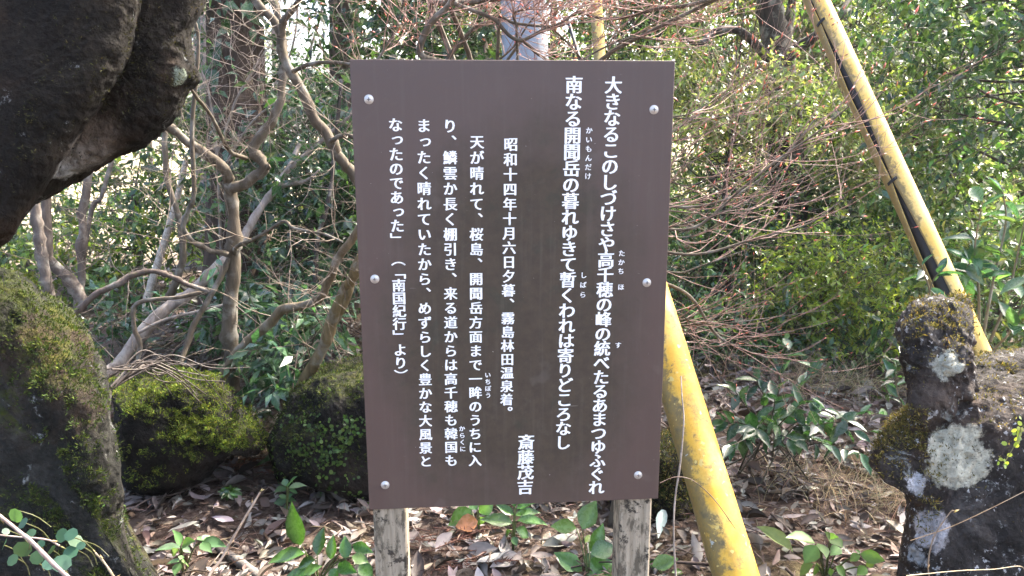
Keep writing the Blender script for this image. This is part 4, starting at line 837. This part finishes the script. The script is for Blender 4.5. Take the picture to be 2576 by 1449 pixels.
herb('woodland_herb', 'small green herb just left of the sign bottom corner', 'herb', (722, 1310), 2.95, [(c2(a, b), c2(c, d), w) for a, b, c, d, w in ((1400, 1020, 1345, 1032, 16), (1405, 1015, 1440, 958, 18), (1410, 1020, 1490, 1000, 18), (1400, 1010, 1385, 972, 14), (1412, 1030, 1455, 1040, 16), (1400, 1085, 1340, 1090, 18), (1405, 1085, 1450, 1080, 18), (1400, 1095, 1412, 1150, 20), (1398, 1075, 1365, 1050, 16), (1405, 1070, 1425, 1048, 16))], [(.06, .13, .05), (.09, .17, .06)], mat='leaf_soft')
herb('woodland_herb', 'tiny dark rosette at the foot of the green mossy rock', 'herb', (578, 1255), 3.0, [((578, 1240), (578+30*math.cos(a), 1238-18*math.sin(a)), 12) for a in np.arange(0, 6.2, .5)], [(.03, .07, .02)])
herb('woodland_herb', 'light green bramble-like herb at the bottom right beside the lichen rock', 'herb', (2075, 1465), 2.35, [(c6(a, b), c6(c, d), w) for a, b, c, d, w in ((880, 1290, 755, 1245, 34), (890, 1300, 830, 1380, 36), (895, 1290, 940, 1350, 34), (950, 1275, 935, 1235, 24), (960, 1270, 1010, 1300, 28), (955, 1280, 985, 1240, 20), (870, 1390, 800, 1440, 34), (885, 1385, 880, 1449, 34), (950, 1410, 960, 1449, 30), (980, 1400, 1030, 1449, 30), (1100, 1340, 1215, 1372, 26), (1100, 1340, 1080, 1320, 22), (1100, 1345, 1050, 1372, 24), (1130, 1400, 1170, 1380, 24), (1130, 1405, 1090, 1440, 26), (1000, 1310, 960, 1340, 22))], [(.10, .19, .05), (.14, .23, .06), (.08, .15, .04)], mat='leaf_soft')
# violet-like round leaves on the left boulder
b = P(150, 1440, 1.72); t = thing('round_leaved_herb', 'dark bluish round-leaved herb growing on the left boulder at the bottom edge', 'herb', b); st = MB(); lf = MB()
for x, y, r in ((75, 1155, 40), (110, 1190, 30), (300, 1250, 36), (345, 1245, 34), (370, 1275, 34), (395, 1300, 22), (110, 1320, 44), (20, 1290, 32), (300, 1385, 44), (345, 1330, 36), (150, 1240, 24), (200, 1290, 20), (250, 1320, 26), (60, 1370, 30), (180, 1360, 34), (240, 1390, 30), (30, 1230, 20)):
    q = P(*c2(x, y), 1.62+rng.uniform(-.04, .05)); L = 2*r*.515*1.65/FPX; dr = nrm(A((rng.normal(), rng.normal()*.3-.3, rng.normal()*.4))); up = nrm(A((rng.normal()*.3, -.7, .8)))
    leaves(lf, [q-dr*L*.5], [dr], [up], L, L*.95, pick([(.045, .11, .06), (.06, .13, .05), (.03, .08, .05)], 1)[0], T_RND, droop=.1); e = q-dr*L*.4; g = e+A((rng.normal()*.02, .05, -.07)); tube(st, smooth_path([e, (e+g)/2+A((0, .01, 0)), g], 6), .0012, 5, (.12, .13, .05))
obj('stems', st, M['twig'], t); obj('foliage', lf, M['leaf_soft'], t)
# glossy broad-leaved bush right of the pipe
base = on_ground(1925, 1185); t = thing('glossy_bush', 'low glossy dark green bush on the litter between the pipe and the lichen rock', 'bush', base); st = MB(); lf = MB()
for x, y, d in ((1822, 1060, 3.0), (1850, 985, 3.0), (1905, 960, 3.1), (1950, 1000, 2.9), (1985, 880, 3.15), (2045, 925, 3.2), (2010, 1020, 2.9), (2075, 1030, 3.0), (2130, 1060, 3.05), (2190, 1085, 3.1), (2165, 1140, 2.95), (2090, 1120, 2.85), (2000, 1110, 2.8), (1900, 1080, 2.8), (1840, 1120, 2.9), (1950, 1060, 2.8), (2050, 1070, 2.95), (2210, 1040, 3.2)):
    tip = P(x, y, d); mid = base+(tip-base)*.5+A((0, 0, .08)); pts = smooth_path([base+A((rng.normal()*.13, rng.normal()*.08, 0)), mid, tip], 14); tube(st, pts, np.linspace(.004, .0016, 14), 5, (.09, .08, .05))
    for k in (5, 7, 8, 9, 10, 11, 12, 13, 13):
        dr = nrm(nrm(pts[k]-pts[k-1])*.7+rng.normal(size=3)*.65+A((0, 0, -.1))); L = rng.uniform(.06, .094)
        leaves(lf, [pts[k]], [dr], [nrm(A((0, -.3, 1))+rng.normal(size=3)*.35)], L, L*.45, pick([(.022, .06, .025), (.03, .08, .03), (.045, .10, .028), (.025, .06, .035)], 1, .15)[0], T_HI, droop=.15, curl=.1, rib=.4)
obj('stems', st, M['twig'], t); obj('foliage', lf, M['leaf'], t)
def sapling(label, base, stems, n, L0, pal, cat='sapling'):
    t = thing('sapling', label, cat, base); st = MB(); lf = MB()
    for pl, d0, d1, w in stems:
        pts, _ = branch(st, pl, d0, d1, w, 3, 6, (.22, .19, .12))
        for k in range(n):
            i = rng.integers(len(pts)//3, len(pts)); dr = nrm(nrm(pts[i]-pts[i-1])*.4+rng.normal(size=3)*.7+A((0, 0, -.05))); L = L0*rng.uniform(.65, 1.15)
            leaves(lf, [pts[i]], [dr], [nrm(A((0, -.2, 1))+rng.normal(size=3)*.4)], L, L*.4, pick(pal, 1, .15)[0], T_HI, droop=.12, curl=.1, rib=.35)
    obj('stem', st, M['bark'], t); obj('foliage', lf, M['leaf'], t)
bb = ground_at(2470, 2.75)
sapling('large-leaved sapling behind the lichen rock at the right edge', bb, [([(2462, 900), (2462, 735), (2452, 629), (2472, 507)], 2.75, 2.65, 8), ([(2470, 860), (2500, 700), (2530, 560), (2520, 470)], 2.8, 2.7, 8), ([(2490, 860), (2530, 760), (2560, 640), (2580, 540)], 2.7, 2.6, 8), ([(2500, 880), (2550, 820), (2590, 700)], 2.6, 2.5, 7), ([(2440, 760), (2420, 700), (2440, 660)], 2.75, 2.7, 5)], 13, .105, [(.05, .11, .05), (.035, .085, .05), (.08, .15, .05)])
bb = ground_at(2335, 2.35)
sapling('tiny dark camellia sprig in front of the lower part of the slit guard', bb, [([(2340, 780), (2338, 730), (2325, 690), (2318, 665)], 2.35, 2.3, 5), ([(2338, 735), (2350, 700), (2372, 680)], 2.33, 2.28, 4)], 5, .062, [(.022, .06, .035), (.03, .075, .04)])
bb = ground_at(2270, 2.6)
sapling('dark sprig with drooping leaves at the left flank of the lichen rock', bb, [([(2310, 1080), (2290, 990), (2275, 900), (2280, 870)], 2.5, 2.4, 5), ([(2300, 1060), (2262, 1000), (2250, 930)], 2.55, 2.5, 4)], 8, .07, [(.022, .06, .035), (.03, .075, .05)])
# dry grass
def grass(label, x, y, n, h, spread, pal, dz=.0):
    b = on_ground(x, y); mb = MB()
    for k in range(n):
        p = b+A((rng.normal()*spread, rng.normal()*spread*.6, 0)); p[2] = gh(p[0], p[1]); a = rng.uniform(0, 6.28); L = h*rng.uniform(.5, 1.2); lean = rng.uniform(.3, 1.2)
        u = np.linspace(0, 1, 6)[:, None]; pts = p+A((math.cos(a), math.sin(a), 0))*L*lean*u**1.6+A((0, 0, L*(1-.35*lean)))*u*(1.25-.45*u*lean)
        tube(mb, pts, np.linspace(.0014, .0005, 6), 3, pick(pal, 1, .2)[0], cap=False)
    tag(obj('grass_tuft', mb, M['dead_leaf'], loc=b), label, 'grass')
STRAW = [(.42, .32, .19), (.34, .24, .14), (.5, .4, .26)]
grass('straw-coloured dry grass tuft at the left foot of the lichen rock', 2235, 1275, 230, .17, .15, STRAW)
grass('dry grass tuft behind the glossy bush', 2120, 985, 240, .24, .20, STRAW+[(.14, .16, .05)])
grass('thin dry grass right of the thick yellow pipe', 1870, 935, 150, .2, .22, STRAW+[(.12, .15, .05)])
grass('sparse dry grass below the glossy bush', 2080, 1215, 150, .13, .16, STRAW)
grass('thin dry stalks behind the green mossy rock', 690, 960, 130, .28, .22, [(.30, .17, .09), (.36, .25, .14)])
# foreground twigs
def twigline(label, pl, d0, d1, w0, w1, col, nb=0, name='bare_twig'):
    b = P(*pl[0], d0); t = thing(name, label, 'twig', b); mb = MB(); pts, rad = branch(mb, pl, d0, d1, w0, w1, 8, col, wob=.05); obj('stem', mb, M['twig'], t)
    if nb:
        tips = [(pts[i]+rng.normal(size=3)*.002, nrm(nrm(pts[i]-pts[i-1])+rng.normal(size=3)*.5)) for i in rng.integers(2, len(pts), nb)]+[(pts[-1], nrm(pts[-1]-pts[-2]))]
        mb = MB(); buds(mb, tips, .013, (.30, .22, .10)); obj('buds', mb, M['bud'], t)
twigline('pale upright twig with small buds in front of the clearing', [(500, 1500), (525, 1449), (556, 1408), (602, 1326), (654, 1238)], 1.75, 1.85, 9, 5, (.34, .26, .20), 9)
twigline('pinkish grey twig crossing the bottom left corner', [(-60, 1250), (0, 1297), (80, 1365), (165, 1448), (210, 1500)], 1.45, 1.5, 8, 11, (.36, .27, .23), 5)
twigline('thin straight pale twig at the bottom left corner', [(-40, 1343), (40, 1350), (115, 1357), (150, 1372)], 1.5, 1.5, 3, 5, (.36, .27, .23), 2)
twigline('short knobbly pale twig at the bottom edge below the left boulder', [(310, 1500), (285, 1449), (262, 1415), (240, 1390)], 1.6, 1.62, 7, 4, (.36, .28, .18), 4)
twigline('pale dry vine hanging along the thick yellow pipe', [(1703, 1500), (1700, 1449), (1695, 1295), (1712, 1160), (1720, 1063), (1716, 1000), (1713, 945)], 1.95, 2.1, 6, 3, (.33, .28, .24), 0)
twigline('thin dark vine twisting over the yellow pipe at the sign edge', [(1660, 1215), (1700, 1200), (1745, 1210), (1800, 1260), (1850, 1330)], 2.0, 2.05, 2.5, 2, (.14, .09, .07), 0)
twigline('fine straw stalk across the lichen rock', [(2290, 1360), (2380, 1330), (2470, 1290), (2580, 1235)], 1.62, 1.6, 2, 2, (.25, .17, .10), 0)
twigline('pale bent straw in front of the lichen rock foot', [(2280, 1449), (2400, 1437), (2500, 1432), (2568, 1425), (2580, 1449)], 1.5, 1.55, 3, 2, (.45, .36, .22), 0)
twigline('dry curled stem left of the lichen rock foot', [(2345, 1500), (2335, 1420), (2350, 1350), (2390, 1290), (2400, 1285)], 1.62, 1.6, 4, 2, (.30, .22, .15), 3)
# creeping vine on the lichen rock
b = P(2565, 1085, 1.70); t = thing('rock_vine', 'yellow-green round-leaved vine on the face of the lichen rock', 'vine', b); st = MB(); lf = MB()
pl = [(2590, 1050), (2568, 1082), (2560, 1105), (2548, 1128), (2535, 1150), (2522, 1172)]; pts, _ = branch(st, pl, 1.69, 1.70, 3, 2, 5, (.2, .2, .06))
for k in range(26):
    i = rng.integers(0, len(pts)); q = pts[i]+rng.normal(size=3)*.006; L = rng.uniform(.009, .014); leaves(lf, [q], [nrm(rng.normal(size=3)*A((1, .3, 1)))], [nrm(A((0, -1, .4))+rng.normal(size=3)*.2)], L, L*.8, pick([(.20, .24, .04), (.14, .19, .04)], 1)[0], T_RND)
obj('stem', st, M['twig'], t); obj('foliage', lf, M['leaf_soft'], t)

# ------------------------------------------------------------------ haze in the wood
mb = MB(); box(mb, (0, 30, 8.5), 90, 110, 22, .5); hz = NT('wood_haze'); hz.t.nodes.remove(hz.b)
pv = hz.n('VolumePrincipled', {'Color': (.92, .95, 1.), 'Density': .0008, 'Anisotropy': .35}); hz.t.links.new(pv.outputs[0], hz.o.inputs['Volume'])
tag(obj('haze', mb, hz.m, smooth=False), 'pale thin haze hanging in the wood', 'haze', kind='stuff')
